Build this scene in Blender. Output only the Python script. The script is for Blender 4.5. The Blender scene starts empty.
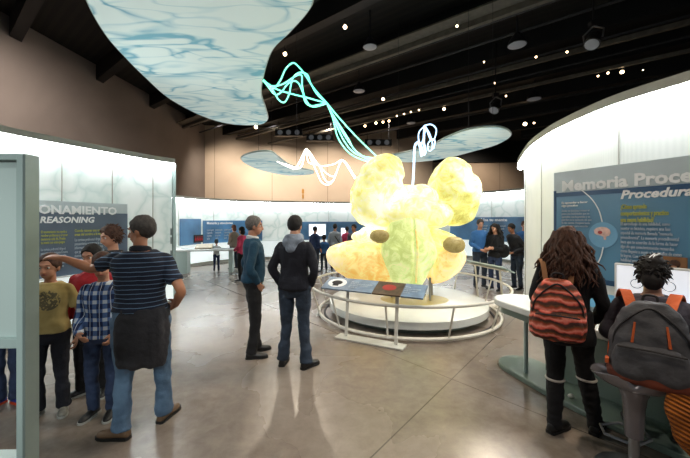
import bpy, math, random
from mathutils import Vector, Matrix, noise
random.seed(7)
R = math.radians
PI = math.pi
sc = bpy.context.scene
C = bpy.data.collections.new('exhibition_hall'); sc.collection.children.link(C)
F = 330.0; CX = 345.0; HY = 220.0; EYE = 1.68
def P(px, py, d): return Vector(((px-CX)*d/F, d, EYE+(HY-py)*d/F))
def G(px, py, z=0.0):
    d = (EYE-z)*F/(py-HY); return Vector(((px-CX)*d/F, d, z))
# ------------------------------------------------------------------ materials
def new_mat(name):
    m = bpy.data.materials.new(name); m.use_nodes = True
    nt = m.node_tree; b = nt.nodes['Principled BSDF']
    return m, nt, b
def rgb(h):
    if isinstance(h, str):
        v = [int(h[i:i+2], 16)/255 for i in (0, 2, 4)]
        return tuple((c/12.92 if c <= .04045 else ((c+.055)/1.055)**2.4) for c in v)+(1,)
    return tuple(h[:3])+(1,)
def mat(name, col, rough=.6, metal=0, emit=None, es=0, var=.12, scale=6, bump=0, bscale=40, trans=0, alpha=1, sub=0, spec=None):
    m, nt, b = new_mat(name); N = nt.nodes; L = nt.links
    c = rgb(col)
    tc = N.new('ShaderNodeTexCoord')
    nz = N.new('ShaderNodeTexNoise'); nz.inputs['Scale'].default_value = scale; nz.inputs['Detail'].default_value = 4
    L.new(tc.outputs['Object'], nz.inputs['Vector'])
    rp = N.new('ShaderNodeValToRGB')
    rp.color_ramp.elements[0].position = .3; rp.color_ramp.elements[1].position = .7
    rp.color_ramp.elements[0].color = tuple(x*(1-var) for x in c[:3])+(1,)
    rp.color_ramp.elements[1].color = tuple(min(1, x*(1+var)) for x in c[:3])+(1,)
    L.new(nz.outputs['Fac'], rp.inputs['Fac']); L.new(rp.outputs['Color'], b.inputs['Base Color'])
    b.inputs['Roughness'].default_value = rough; b.inputs['Metallic'].default_value = metal
    if spec is not None: b.inputs['Specular IOR Level'].default_value = spec
    if emit is not None:
        b.inputs['Emission Color'].default_value = rgb(emit); b.inputs['Emission Strength'].default_value = es
    if trans: b.inputs['Transmission Weight'].default_value = trans
    if alpha < 1: b.inputs['Alpha'].default_value = alpha
    if bump:
        n2 = N.new('ShaderNodeTexNoise'); n2.inputs['Scale'].default_value = bscale; n2.inputs['Detail'].default_value = 5
        L.new(tc.outputs['Object'], n2.inputs['Vector'])
        bp = N.new('ShaderNodeBump'); bp.inputs['Strength'].default_value = bump; bp.inputs['Distance'].default_value = .02
        L.new(n2.outputs['Fac'], bp.inputs['Height']); L.new(bp.outputs['Normal'], b.inputs['Normal'])
    return m
def mth(nt, op, a, b=None, c=None):
    n = nt.nodes.new('ShaderNodeMath'); n.operation = op
    for i, v in enumerate((a, b, c)):
        if v is None: continue
        if isinstance(v, (int, float)): n.inputs[i].default_value = v
        else: nt.links.new(v, n.inputs[i])
    return n.outputs[0]
def mixc(nt, f, a, b):
    n = nt.nodes.new('ShaderNodeMix'); n.data_type = 'RGBA'
    if isinstance(f, (int, float)): n.inputs[0].default_value = f
    else: nt.links.new(f, n.inputs[0])
    for i, v in ((6, a), (7, b)):
        if isinstance(v, (tuple, str)): n.inputs[i].default_value = rgb(v)
        else: nt.links.new(v, n.inputs[i])
    return n.outputs[2]
def objxyz(nt):
    tc = nt.nodes.new('ShaderNodeTexCoord'); s = nt.nodes.new('ShaderNodeSeparateXYZ')
    nt.links.new(tc.outputs['Object'], s.inputs[0]); return tc, s.outputs[0], s.outputs[1], s.outputs[2]
def noise_tex(nt, vec, scale, detail=4, dist=0, rough=.5):
    n = nt.nodes.new('ShaderNodeTexNoise'); n.inputs['Scale'].default_value = scale; n.inputs['Detail'].default_value = detail
    n.inputs['Distortion'].default_value = dist; n.inputs['Roughness'].default_value = rough
    nt.links.new(vec, n.inputs['Vector']); return n
def ramp(nt, fac, stops):
    r = nt.nodes.new('ShaderNodeValToRGB'); e = r.color_ramp.elements
    while len(e) < len(stops): e.new(.5)
    for i, (p, c) in enumerate(stops): e[i].position = p; e[i].color = rgb(c)
    nt.links.new(fac, r.inputs['Fac']); return r.outputs['Color']
def stripes_mat(name, base, stripe, axis='z', period=.03, duty=.2, wob=.004):
    m, nt, b = new_mat(name); tc, x, y, z = objxyz(nt)
    nz = noise_tex(nt, tc.outputs['Object'], 7)
    v = mth(nt, 'ADD', {'x': x, 'y': y, 'z': z}[axis], mth(nt, 'MULTIPLY', nz.outputs['Fac'], wob*4))
    f = mth(nt, 'FRACT', mth(nt, 'DIVIDE', v, period))
    f = mth(nt, 'LESS_THAN', f, duty)
    nt.links.new(mixc(nt, f, base, stripe), b.inputs['Base Color']); b.inputs['Roughness'].default_value = .85
    return m
def plaid_mat(name, dark, mid, light, period=.075):
    m, nt, b = new_mat(name); tc, x, y, z = objxyz(nt)
    fx = mth(nt, 'LESS_THAN', mth(nt, 'FRACT', mth(nt, 'DIVIDE', x, period)), .42)
    fz = mth(nt, 'LESS_THAN', mth(nt, 'FRACT', mth(nt, 'DIVIDE', z, period)), .42)
    c1 = mixc(nt, fx, dark, mid); c2 = mixc(nt, fx, mid, light)
    c = mixc(nt, fz, c1, c2)
    lx = mth(nt, 'LESS_THAN', mth(nt, 'FRACT', mth(nt, 'ADD', mth(nt, 'DIVIDE', x, period), .3)), .06)
    nt.links.new(mixc(nt, lx, c, light), b.inputs['Base Color']); b.inputs['Roughness'].default_value = .85
    return m
def denim(name, a, bcol):
    m, nt, b = new_mat(name); tc = nt.nodes.new('ShaderNodeTexCoord')
    n1 = noise_tex(nt, tc.outputs['Object'], 5, 5); c = ramp(nt, n1.outputs['Fac'], [(.3, a), (.7, bcol)])
    nt.links.new(c, b.inputs['Base Color']); b.inputs['Roughness'].default_value = .8
    n2 = noise_tex(nt, tc.outputs['Object'], 22, 3); bp = nt.nodes.new('ShaderNodeBump'); bp.inputs['Strength'].default_value = .5; bp.inputs['Distance'].default_value = .02
    nt.links.new(n2.outputs['Fac'], bp.inputs['Height']); nt.links.new(bp.outputs['Normal'], b.inputs['Normal'])
    return m
M = {}
M['skin'] = mat('skin', 'b98468', .5, var=.06, scale=12)
M['skin_tan'] = mat('skin_tan', 'a06a4c', .5, var=.06, scale=12)
M['hair_black'] = mat('hair_black', '15100e', .8, var=.4, scale=50)
M['hair_brown'] = mat('hair_brown', '452a1c', .8, var=.5, scale=40)
M['hair_auburn'] = mat('hair_auburn', '5d3423', .8, var=.35, scale=40)
M['hair_grey'] = mat('hair_grey', '3a3430', .8, var=.35, scale=60)
M['hair_silver'] = mat('hair_silver', '67625e', .8, var=.35, scale=60)
M['eye_white'] = mat('eye_white', 'cfc9c0', .3, var=0)
M['lip'] = mat('lip', '9a5247', .5, var=0)
M['navy_knit'] = mat('navy_knit', '10121d', .9, bump=.3)
M['black_cloth'] = mat('black_cloth', '0e0d10', .9, bump=.3)
M['charcoal_cloth'] = mat('charcoal_cloth', '27262a', .9, bump=.3)
M['dark_grey_knit'] = mat('dark_grey_knit', '45414a', .9, bump=.3)
M['teal_sweater'] = mat('teal_sweater', '12394e', .9, bump=.3)
M['blue_sweater'] = mat('blue_sweater', '2f5f95', .9, bump=.2)
M['dark_blue_jacket'] = mat('dark_blue_jacket', '1b2c50', .9, bump=.2)
M['white_cloth'] = mat('white_cloth', 'c4c6c6', .9, bump=.2)
M['grey_shirt'] = mat('grey_shirt', '8f97a0', .9, bump=.2)
M['red_cloth'] = mat('red_cloth', '9c1420', .85, bump=.3)
M['pink_cloth'] = mat('pink_cloth', 'b8365a', .85, bump=.3)
M['taupe_cloth'] = mat('taupe_cloth', '75685c', .9, bump=.3)
M['denim_light'] = denim('denim_light', '33485f', '5f7a94')
M['denim_dark'] = denim('denim_dark', '151f2c', '2b3a4c')
M['denim_blue'] = denim('denim_blue', '1b2740', '2b3c5c')
M['hood_grey'] = mat('hood_grey', '7d8794', .9, var=.45, scale=14, bump=.3)
M['polo'] = stripes_mat('striped_polo', '0f1629', '5a7390', 'z', .034, .16)
M['plaid'] = plaid_mat('plaid_shirt', '16264f', '4a6594', 'c5ccd4')
M['shoe_black'] = mat('shoe_black', '0f0d0c', .45)
M['shoe_brown'] = mat('shoe_brown', '5d4630', .6)
M['shoe_grey'] = mat('shoe_grey', '77766f', .7, var=.5, scale=20)
M['sole_white'] = mat('sole_white', '9a9a94', .6)
M['sole_dark'] = mat('sole_dark', '0c0b0b', .7)
M['sole_orange'] = mat('sole_orange', 'd1461f', .6)
M['shoe_redblue'] = mat('shoe_blue', '2b3f94', .6, var=.3)
M['white_trim'] = mat('white_trim', 'b8b0a6', .9, var=.1)
M['metal'] = mat('brushed_metal', '9a9c9f', .3, metal=.9, var=.05)
M['white_metal'] = mat('white_painted_metal', 'd2cec4', .4, var=.04)
M['white_lam'] = mat('white_laminate', 'dcdedb', .25, var=.03)
M['silver_plastic'] = mat('silver_plastic', '7b777b', .25, metal=.4, var=.05)
M['frame_green'] = mat('frame_grey_green', 'a1b3af', .4, metal=.0, var=.04)
M['frame_side'] = mat('frame_side_grey', '7b8884', .35, metal=.3, var=.1)
M['frost'] = mat('frosted_panel', 'b3c3bf', .35, var=.02, scale=1)
M['cap_grey'] = mat('cap_grey', '9c9c92', .5, var=.05)
M['black_metal'] = mat('black_metal', '08080a', .5, var=.2)
M['beam_dark'] = mat('beam_dark', '070709', .6, var=.3)
M['beam_lit'] = mat('beam_lit', '5a554c', .6, var=.2)  # paler beam tone for the lit rails; lamp light put into the colour
M['strip'] = mat('light_strip', 'ffffff', .5, emit='f6fbff', es=40, var=0)
M['strip_soft'] = mat('light_strip_soft', 'ffffff', .5, emit='f0f7ff', es=4, var=0)
M['warm_lens'] = mat('warm_lens', 'ffffff', .4, emit='ffd9a8', es=14, var=0)
M['dim_lens'] = mat('dim_lens', '8a8c90', .3, emit='cfd6e0', es=.05, var=0)
M['screen'] = mat('screen_lit', 'ffffff', .4, emit='d9ecff', es=1.6, var=.02)
M['bluescreen'] = mat('blue_screen', '8fb6e8', .3, emit='a8ccff', es=1.1, var=.3, scale=5)
M['green_base'] = mat('console_base_green', '6d7c72', .3, var=.06)
M['white_text'] = mat('white_lettering', 'f0f2f2', .6, var=0)
M['yellow_text'] = mat('yellow_lettering', 'b3b65a', .6, var=0)
M['pale_text'] = mat('pale_lettering', 'aab8c6', .6, var=0)
M['cyan_strip'] = mat('cyan_panel', '6fb2d6', .4, emit='6fb2d6', es=.15, var=.04)
M['blue_panel'] = mat('blue_graphic_panel', '52809d', .3, var=.08, scale=2)
M['blue_bar'] = mat('dark_blue_bar', '1c4468', .35, var=.04)
M['pale_panel'] = mat('pale_top_panel', 'b4c0c3', .3, var=.04)
M['slate_panel'] = mat('slate_graphic_panel', '4a5c72', .35, var=.12, scale=3)
M['far_blue'] = mat('far_blue_panel', '45749c', .35, var=.35, scale=1.3)
M['circle_blue'] = mat('circle_blue', '6fa3c4', .4, var=.05)
M['pinkish'] = mat('brain_pink', 'dcb8ac', .6, var=.2, scale=25)
M['red_spot'] = mat('red_spot', 'a02f28', .6)
M['sign_brown'] = mat('sign_brown', '4e3d2d', .5, var=.5, scale=12)
M['sign_slate'] = mat('sign_slate', '7288a0', .4, var=.25, scale=10)
M['orange_fabric'] = mat('orange_fabric', 'b9521f', .85, var=.15, bump=.3)
M['pack_grey'] = mat('pack_grey', '3e3d40', .75, var=.35, scale=9, bump=.5, bscale=14)
M['pack_dark'] = mat('pack_dark', '1a1517', .7)
M['pack_rust'] = mat('pack_rust', '6b2d17', .8, var=.3)
M['tan_strap'] = mat('tan_strap', '8a5f3c', .8)
M['purple'] = mat('purple_cloth', '5a2d78', .8)
# neon
def neon(name, c, s): return mat(name, 'ffffff', .4, emit=c, es=s, var=0)
M['neon_teal'] = neon('neon_teal', (.10, 1.0, .62), 1.8)
M['neon_white'] = neon('neon_cream', (1, .93, .78), 2.2)
M['neon_blue'] = neon('neon_blue', (.30, .62, 1), 1.9)
# red/orange striped backpack
def pack_stripe():
    m, nt, b = new_mat('red_zigzag_fabric'); tc, x, y, z = objxyz(nt)
    nz = noise_tex(nt, tc.outputs['Object'], 9, 3)
    v = mth(nt, 'ADD', z, mth(nt, 'MULTIPLY', nz.outputs['Fac'], .10))
    f = mth(nt, 'FRACT', mth(nt, 'DIVIDE', v, .062))
    c = ramp(nt, f, [(0, '3a1c14'), (.22, '4a2418'), (.34, 'cf4f3c'), (.55, 'e58a78'), (.75, 'a8401f'), (.9, '5a3518')])
    nt.links.new(c, b.inputs['Base Color']); b.inputs['Roughness'].default_value = .8
    return m
M['pack_stripe'] = pack_stripe()
def tee_mat():
    m, nt, b = new_mat('yellow_printed_tee'); tc, x, y, z = objxyz(nt)
    nz = noise_tex(nt, tc.outputs['Object'], 26, 4, 1.5)
    dx = mth(nt, 'DIVIDE', mth(nt, 'ADD', x, .015), .08); dz = mth(nt, 'DIVIDE', mth(nt, 'SUBTRACT', z, 1.0), .085)
    r = mth(nt, 'LESS_THAN', mth(nt, 'ADD', mth(nt, 'MULTIPLY', dx, dx), mth(nt, 'MULTIPLY', dz, dz)), 1.0)
    fr = mth(nt, 'GREATER_THAN', y, .0)
    k = mth(nt, 'MULTIPLY', mth(nt, 'MULTIPLY', r, fr), mth(nt, 'GREATER_THAN', nz.outputs['Fac'], .45))
    n2 = noise_tex(nt, tc.outputs['Object'], 8, 4)
    base = ramp(nt, n2.outputs['Fac'], [(.3, '94814c'), (.7, 'b9a56c')])
    nt.links.new(mixc(nt, mth(nt, 'MULTIPLY', k, .8), base, '3c3d36'), b.inputs['Base Color']); b.inputs['Roughness'].default_value = .9
    return m
M['tee'] = tee_mat()
def ribbed_orange():
    m, nt, b = new_mat('ribbed_orange_knit'); tc, x, y, z = objxyz(nt)
    f = mth(nt, 'SINE', mth(nt, 'MULTIPLY', mth(nt, 'ADD', z, mth(nt, 'MULTIPLY', x, .5)), 2*PI/.026))
    c = mixc(nt, mth(nt, 'MULTIPLY_ADD', f, .5, .5), '7d3d0e', 'c9731f')
    nt.links.new(c, b.inputs['Base Color']); b.inputs['Roughness'].default_value = .9
    bp = nt.nodes.new('ShaderNodeBump'); bp.inputs['Strength'].default_value = .8; bp.inputs['Distance'].default_value = .01
    nt.links.new(f, bp.inputs['Height']); nt.links.new(bp.outputs['Normal'], b.inputs['Normal'])
    return m
M['ribbed_orange'] = ribbed_orange()
def floor_mat():
    m, nt, b = new_mat('polished_concrete'); tc, x, y, z = objxyz(nt)
    n1 = noise_tex(nt, tc.outputs['Object'], .55, 6, .6); n2 = noise_tex(nt, tc.outputs['Object'], 7, 8, .3, .7)
    c1 = ramp(nt, n1.outputs['Fac'], [(.32, '6b6055'), (.5, '80746a'), (.68, '94897e')])
    c2 = ramp(nt, n2.outputs['Fac'], [(.35, '60564c'), (.7, '9d9186')])
    c = mixc(nt, .35, c1, c2)
    a = R(50.5); ux, uy = math.cos(a), math.sin(a)
    def line(nx, ny, off, per):
        v = mth(nt, 'ADD', mth(nt, 'MULTIPLY', x, nx), mth(nt, 'MULTIPLY', y, ny))
        v = mth(nt, 'FRACT', mth(nt, 'ADD', mth(nt, 'DIVIDE', mth(nt, 'SUBTRACT', v, off), per), .5))
        return mth(nt, 'LESS_THAN', mth(nt, 'ABSOLUTE', mth(nt, 'SUBTRACT', v, .5)), .006/per)
    o1 = -.773*.18+.634*2.33
    l1 = line(-.773, .634, o1, 4.2); l2 = line(.75, .661, .75*1.22+.661*3.38, 4.2)
    l = mth(nt, 'MAXIMUM', l1, l2)
    nt.links.new(mixc(nt, mth(nt, 'MULTIPLY', l, .75), c, '352e28'), b.inputs['Base Color'])
    rr = mth(nt, 'MULTIPLY_ADD', n1.outputs['Fac'], .2, .17)
    nt.links.new(rr, b.inputs['Roughness'])
    bp = nt.nodes.new('ShaderNodeBump'); bp.inputs['Strength'].default_value = .05; bp.inputs['Distance'].default_value = .02
    nt.links.new(n1.outputs['Fac'], bp.inputs['Height']); nt.links.new(bp.outputs['Normal'], b.inputs['Normal'])
    return m
M['floor'] = floor_mat()
def wall_mat(name, a, bcol, joint=None):
    m, nt, b = new_mat(name); tc, x, y, z = objxyz(nt)
    n1 = noise_tex(nt, tc.outputs['Object'], .35, 5, .5)
    c = ramp(nt, n1.outputs['Fac'], [(.3, a), (.7, bcol)])
    if joint:
        f = mth(nt, 'LESS_THAN', mth(nt, 'FRACT', mth(nt, 'DIVIDE', x, joint)), .012)
        c = mixc(nt, mth(nt, 'MULTIPLY', f, .5), c, '5a4a3c')
    nt.links.new(c, b.inputs['Base Color']); b.inputs['Roughness'].default_value = .85
    return m
M['wall_brown'] = wall_mat('wall_brown', '7c7069', '8c8078')
M['wall_tan'] = wall_mat('wall_tan', 'b5a08c', 'c4b09c', 4.3)
def deck_mat():
    m, nt, b = new_mat('ribbed_deck'); tc, x, y, z = objxyz(nt)
    v = mth(nt, 'ADD', mth(nt, 'MULTIPLY', x, .615), mth(nt, 'MULTIPLY', y, .788))
    f = mth(nt, 'FRACT', mth(nt, 'DIVIDE', v, .32)); f = mth(nt, 'LESS_THAN', f, .45)
    nt.links.new(mixc(nt, f, '050506', '16140f'), b.inputs['Base Color']); b.inputs['Roughness'].default_value = .7
    return m
M['deck'] = deck_mat()
def petal_mat():
    m, nt, b = new_mat('petal_vein_print'); tc, x, y, z = objxyz(nt)
    def layer(rot, sx, sy, sc_, dist, lo, hi, seed, th):
        mp = nt.nodes.new('ShaderNodeMapping'); mp.inputs['Scale'].default_value = (sx, sy, 1); mp.inputs['Rotation'].default_value = (0, 0, R(rot)); mp.inputs['Location'].default_value = (seed, seed*1.7, 0)
        nt.links.new(tc.outputs['Object'], mp.inputs[0])
        n = noise_tex(nt, mp.outputs[0], sc_, 1.5, dist)
        ridge = mth(nt, 'ABSOLUTE', mth(nt, 'SUBTRACT', n.outputs['Fac'], .5))
        k = noise_tex(nt, mp.outputs[0], sc_*.9, 1, 0); gate = mth(nt, 'MULTIPLY_ADD', k.outputs['Fac'], 3.6, -1.15)
        v = mth(nt, 'SUBTRACT', 1, mth(nt, 'MINIMUM', mth(nt, 'DIVIDE', ridge, th), 1))
        return mth(nt, 'MULTIPLY', v, mth(nt, 'MINIMUM', mth(nt, 'MAXIMUM', gate, 0), 1))
    a = layer(-28, .75, 1.5, 1.15, .9, 0, 1, 3.1, .055); c2 = layer(-5, .6, 2.0, 1.3, .5, 0, 1, 9.3, .04)
    f = mth(nt, 'MINIMUM', mth(nt, 'ADD', a, mth(nt, 'MULTIPLY', c2, .8)), 1)
    c = ramp(nt, f, [(0, 'bccbc8'), (.45, 'a5bdbf'), (1, '669aa9')])
    nt.links.new(c, b.inputs['Base Color']); b.inputs['Roughness'].default_value = .8
    nt.links.new(c, b.inputs['Emission Color']); b.inputs['Emission Strength'].default_value = .40  # emission makes the panels glow, standing in for light thrown on them
    return m
M['petal'] = petal_mat()
def fabric_wall():
    m, nt, b = new_mat('translucent_printed_fabric'); tc, x, y, z = objxyz(nt)
    nd = noise_tex(nt, tc.outputs['Object'], 1.2, 3)
    vm = nt.nodes.new('ShaderNodeVectorMath'); vm.operation = 'MULTIPLY_ADD'; nt.links.new(nd.outputs['Color'], vm.inputs[0]); vm.inputs[1].default_value = (1, 1, 1); nt.links.new(tc.outputs['Object'], vm.inputs[2])
    vo = nt.nodes.new('ShaderNodeTexVoronoi'); vo.feature = 'DISTANCE_TO_EDGE'; vo.inputs['Scale'].default_value = 1.6
    nt.links.new(vm.outputs[0], vo.inputs['Vector'])
    c = ramp(nt, mth(nt,'ADD',vo.outputs['Distance'],mth(nt,'MULTIPLY',nd.outputs['Fac'],.10)), [(.03, 'a9b9b4'), (.09, 'bcc6c1'), (.2, 'c9cfcb')])
    nt.links.new(c, b.inputs['Base Color']); b.inputs['Roughness'].default_value = .55
    nt.links.new(c, b.inputs['Emission Color']); b.inputs['Emission Strength'].default_value = .30
    return m
M['fabric'] = fabric_wall()
def plain_fabric():
    m, nt, b = new_mat('plain_ribbed_fabric'); tc, x, y, z = objxyz(nt)
    n1 = noise_tex(nt, tc.outputs['Object'], 1.5, 4); c = ramp(nt, n1.outputs['Fac'], [(.3, 'c2c5c0'), (.7, 'cfd1cc')])
    f = mth(nt, 'SINE', mth(nt, 'MULTIPLY', mth(nt, 'ADD', x, y), 2*PI/.03))
    c = mixc(nt, mth(nt, 'MULTIPLY_ADD', f, .04, .06), c, '8d948f')
    nt.links.new(c, b.inputs['Base Color']); b.inputs['Roughness'].default_value = .6
    nt.links.new(c, b.inputs['Emission Color']); b.inputs['Emission Strength'].default_value = .26
    return m
M['fabric_plain'] = plain_fabric()
def brain_mat(name, a, bcol, c3, es=1.0, sc_=3.0):
    m, nt, b = new_mat(name); tc, x, y, z = objxyz(nt)
    n1 = noise_tex(nt, tc.outputs['Object'], sc_*1.6, 8, 1.2, .72)
    n2 = noise_tex(nt, tc.outputs['Object'], 1.1, 3, .3)
    f = mth(nt, 'MULTIPLY_ADD', n2.outputs['Fac'], .8, mth(nt, 'MULTIPLY', n1.outputs['Fac'], .7))
    c = ramp(nt, f, [(.60, a), (.74, bcol), (.90, c3)])
    nt.links.new(c, b.inputs['Base Color']); b.inputs['Roughness'].default_value = .45
    nt.links.new(c, b.inputs['Emission Color']); b.inputs['Emission Strength'].default_value = es
    return m
M['lobe'] = brain_mat('lobe_yellow', 'b8ae3e', 'dfdb80', 'fcf9cc', .42)
M['lobe_pale'] = brain_mat('lobe_pale', 'cfc45a', 'efeaa4', 'fffcec', .50)
M['lobe_orange'] = brain_mat('lobe_orange', 'ddb050', 'f2d588', 'fdebbc', .48)
M['stem_green'] = brain_mat('stem_green', 'b3c070', 'd0da98', 'ecefc2', .55)
M['cut_brown'] = brain_mat('cut_brown', '8f7d45', 'a5935a', 'b5a36c', .12, 9)
# ------------------------------------------------------------------ mesh builder
TMP = bpy.data.scenes.new('workbench')
def bake(o):
    TMP.collection.objects.link(o)
    with bpy.context.temp_override(scene=TMP, view_layer=TMP.view_layers[0]):
        dg = bpy.context.evaluated_depsgraph_get(); me = bpy.data.meshes.new_from_object(o.evaluated_get(dg), depsgraph=dg)
    TMP.collection.objects.unlink(o); return me
class MB:
    def __init__(s): s.v = []; s.f = []; s.m = []; s.mi = 0
    def add(s, vs, fs):
        o = len(s.v); s.v += [Vector(p) for p in vs]
        for f in fs: s.f.append([i+o for i in f]); s.m.append(s.mi)
        return s
    def box(s, c, d, rz=0, rot=None):
        hx, hy, hz = d[0]/2, d[1]/2, d[2]/2; m = rot or Matrix.Rotation(rz, 3, 'Z'); c = Vector(c)
        vs = [c+m@Vector((x, y, z)) for z in (-hz, hz) for x, y in ((-hx, -hy), (hx, -hy), (hx, hy), (-hx, hy))]
        return s.add(vs, [(3, 2, 1, 0), (4, 5, 6, 7), (0, 1, 5, 4), (1, 2, 6, 5), (2, 3, 7, 6), (3, 0, 4, 7)])
    def loft(s, rings, cap=True, closed=False):
        n = len(rings[0]); vs = [p for r in rings for p in r]; fs = []
        K = len(rings)
        for k in range(K if closed else K-1):
            k2 = (k+1) % K
            for i in range(n):
                j = (i+1) % n; fs.append((k*n+i, k*n+j, k2*n+j, k2*n+i))
        if cap and not closed:
            fs.append(tuple(range(n-1, -1, -1))); fs.append(tuple(range((K-1)*n, K*n)))
        return s.add(vs, fs)
    def tube(s, pts, rad, n=10, closed=False, flat=1.0, up=None, cap=True):
        pts = [Vector(p) for p in pts]; K = len(pts)
        if isinstance(rad, (int, float)): rad = [rad]*K
        rings = []; u = None
        for k in range(K):
            if closed: t = pts[(k+1) % K]-pts[k-1]
            else: t = pts[min(k+1, K-1)]-pts[max(k-1, 0)]
            if t.length < 1e-9: t = Vector((0, 0, 1))
            t.normalize()
            if up is not None:
                u = Vector(up)-t*t.dot(Vector(up)); u.normalize() if u.length > 1e-6 else None
            elif u is None:
                a = Vector((0, 0, 1)) if abs(t.z) < .9 else Vector((1, 0, 0)); u = (a-t*a.dot(t)).normalized()
            else: u = (u-t*u.dot(t)).normalized()
            w = t.cross(u)
            rings.append([pts[k]+(w*math.cos(2*PI*i/n)+u*math.sin(2*PI*i/n)*flat)*rad[k] for i in range(n)])
        return s.loft(rings, cap, closed)
    def ell(s, c, r, n=14, m=9, rot=None):
        c = Vector(c); r = (r, r, r) if isinstance(r, (int, float)) else r; rot = rot or Matrix.Identity(3)
        vs = [c+rot@Vector((0, 0, -r[2]))]; fs = []
        for k in range(1, m):
            a = -PI/2+PI*k/m
            for i in range(n):
                b = 2*PI*i/n; vs.append(c+rot@Vector((r[0]*math.cos(a)*math.cos(b), r[1]*math.cos(a)*math.sin(b), r[2]*math.sin(a))))
        vs.append(c+rot@Vector((0, 0, r[2])))
        for i in range(n): fs.append((0, 1+(i+1) % n, 1+i))
        for k in range(m-2):
            for i in range(n):
                j = (i+1) % n; a = 1+k*n; fs.append((a+i, a+j, a+n+j, a+n+i))
        t = len(vs)-1; a = 1+(m-2)*n
        for i in range(n): fs.append((a+i, a+(i+1) % n, t))
        return s.add(vs, fs)
    def cyl(s, a, b, r, r2=None, n=20): return s.tube([a, b], [r, r if r2 is None else r2], n)
    def prism(s, outline, z0, z1):
        n = len(outline); vs = [(x, y, z0) for x, y in outline]+[(x, y, z1) for x, y in outline]
        fs = [tuple(range(n-1, -1, -1)), tuple(range(n, 2*n))]+[(i, (i+1) % n, n+(i+1) % n, n+i) for i in range(n)]
        return s.add(vs, fs)
    def strip(s, line, off0, off1, z0, z1):
        """sweep a rectangle along a 2D polyline (offset to the left normal)"""
        rings = []
        for k, p in enumerate(line):
            t = (line[min(k+1, len(line)-1)]-line[max(k-1, 0)]).normalized(); nrm = Vector((-t.y, t.x))
            a = p+nrm*off0; b = p+nrm*off1
            rings.append([Vector((a.x, a.y, z0)), Vector((b.x, b.y, z0)), Vector((b.x, b.y, z1)), Vector((a.x, a.y, z1))])
        return s.loft(rings)
def raw(name, mb, mats):
    me = bpy.data.meshes.new(name); me.from_pydata([tuple(v) for v in mb.v], [], mb.f)
    for m in (mats if isinstance(mats, (list, tuple)) else [mats]): me.materials.append(m)
    for i, p in enumerate(me.polygons): p.material_index = mb.m[i]
    me.update(); return me
def fixn(me):
    import bmesh
    bm = bmesh.new(); bm.from_mesh(me); bmesh.ops.recalc_face_normals(bm, faces=bm.faces); bm.to_mesh(me); bm.free()
def shade(me, ang=40):
    for p in me.polygons: p.use_smooth = True
    try: me.set_sharp_from_angle(angle=R(ang))
    except Exception: pass
def build(name, mb, mats, parent=None, smooth=True, ang=40, loc=None, bevel=0):
    me = raw(name, mb, mats); fixn(me)
    if smooth: shade(me, ang)
    o = bpy.data.objects.new(name, me); C.objects.link(o)
    if parent is not None: o.parent = parent
    if loc is not None: o.location = loc
    if bevel:
        b = o.modifiers.new('bevel', 'BEVEL'); b.width = bevel; b.segments = 2; b.limit_method = 'ANGLE'
    return o
def remesh(name, mb, voxel, m, parent=None, smooth=4, fn=None, loc=None):
    me = raw(name+'_src', mb, m); o = bpy.data.objects.new(name, me)
    r = o.modifiers.new('r', 'REMESH'); r.mode = 'VOXEL'; r.voxel_size = voxel; r.adaptivity = 0
    s = o.modifiers.new('s', 'SMOOTH'); s.iterations = smooth; s.factor = .5
    me2 = bake(o); C.objects.link(o); o.modifiers.clear(); o.data = me2; bpy.data.meshes.remove(me); me2.name = name
    me2.materials.clear(); me2.materials.append(m)
    if fn:
        nv = len(me2.vertices); cc = [0.0]*(nv*3); nn = [0.0]*(nv*3); me2.vertices.foreach_get('co', cc); me2.vertices.foreach_get('normal', nn)
        for i in range(nv): j = 3*i; cc[j:j+3] = fn(Vector(cc[j:j+3]), Vector(nn[j:j+3]))
        me2.vertices.foreach_set('co', cc); me2.update()
    for p in me2.polygons: p.use_smooth = True
    if parent is not None: o.parent = parent
    if loc is not None: o.location = loc
    return o
def empty(name, loc=(0, 0, 0), rz=0):
    o = bpy.data.objects.new(name, None); C.objects.link(o); o.location = loc; o.rotation_euler = (0, 0, rz); o.empty_display_size = .1; return o
def tag(o, label, cat, group=None, kind=None):
    if label: o['label'] = label
    if cat: o['category'] = cat
    if group: o['group'] = group
    if kind: o['kind'] = kind
    return o
def struct(o): o['kind'] = 'structure'; return o
def catmull(pts, sub=8, closed=False):
    pts = [Vector(p) for p in pts]; out = []; n = len(pts)
    rng = range(n if closed else n-1)
    for i in rng:
        p0 = pts[(i-1) % n] if (closed or i > 0) else pts[0]*2-pts[1]
        p1 = pts[i]; p2 = pts[(i+1) % n]
        p3 = pts[(i+2) % n] if (closed or i+2 < n) else pts[-1]*2-pts[-2]
        for k in range(sub):
            t = k/sub
            out.append(.5*((2*p1)+(p2-p0)*t+(2*p0-5*p1+4*p2-p3)*t*t+(3*p1-p0-3*p2+p3)*t**3))
    if not closed: out.append(pts[-1].copy())
    return out
def copy_tree(o, parent=None):
    c = o.copy(); C.objects.link(c); c.parent = parent
    for ch in list(o.children): copy_tree(ch, c)
    return c
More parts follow.
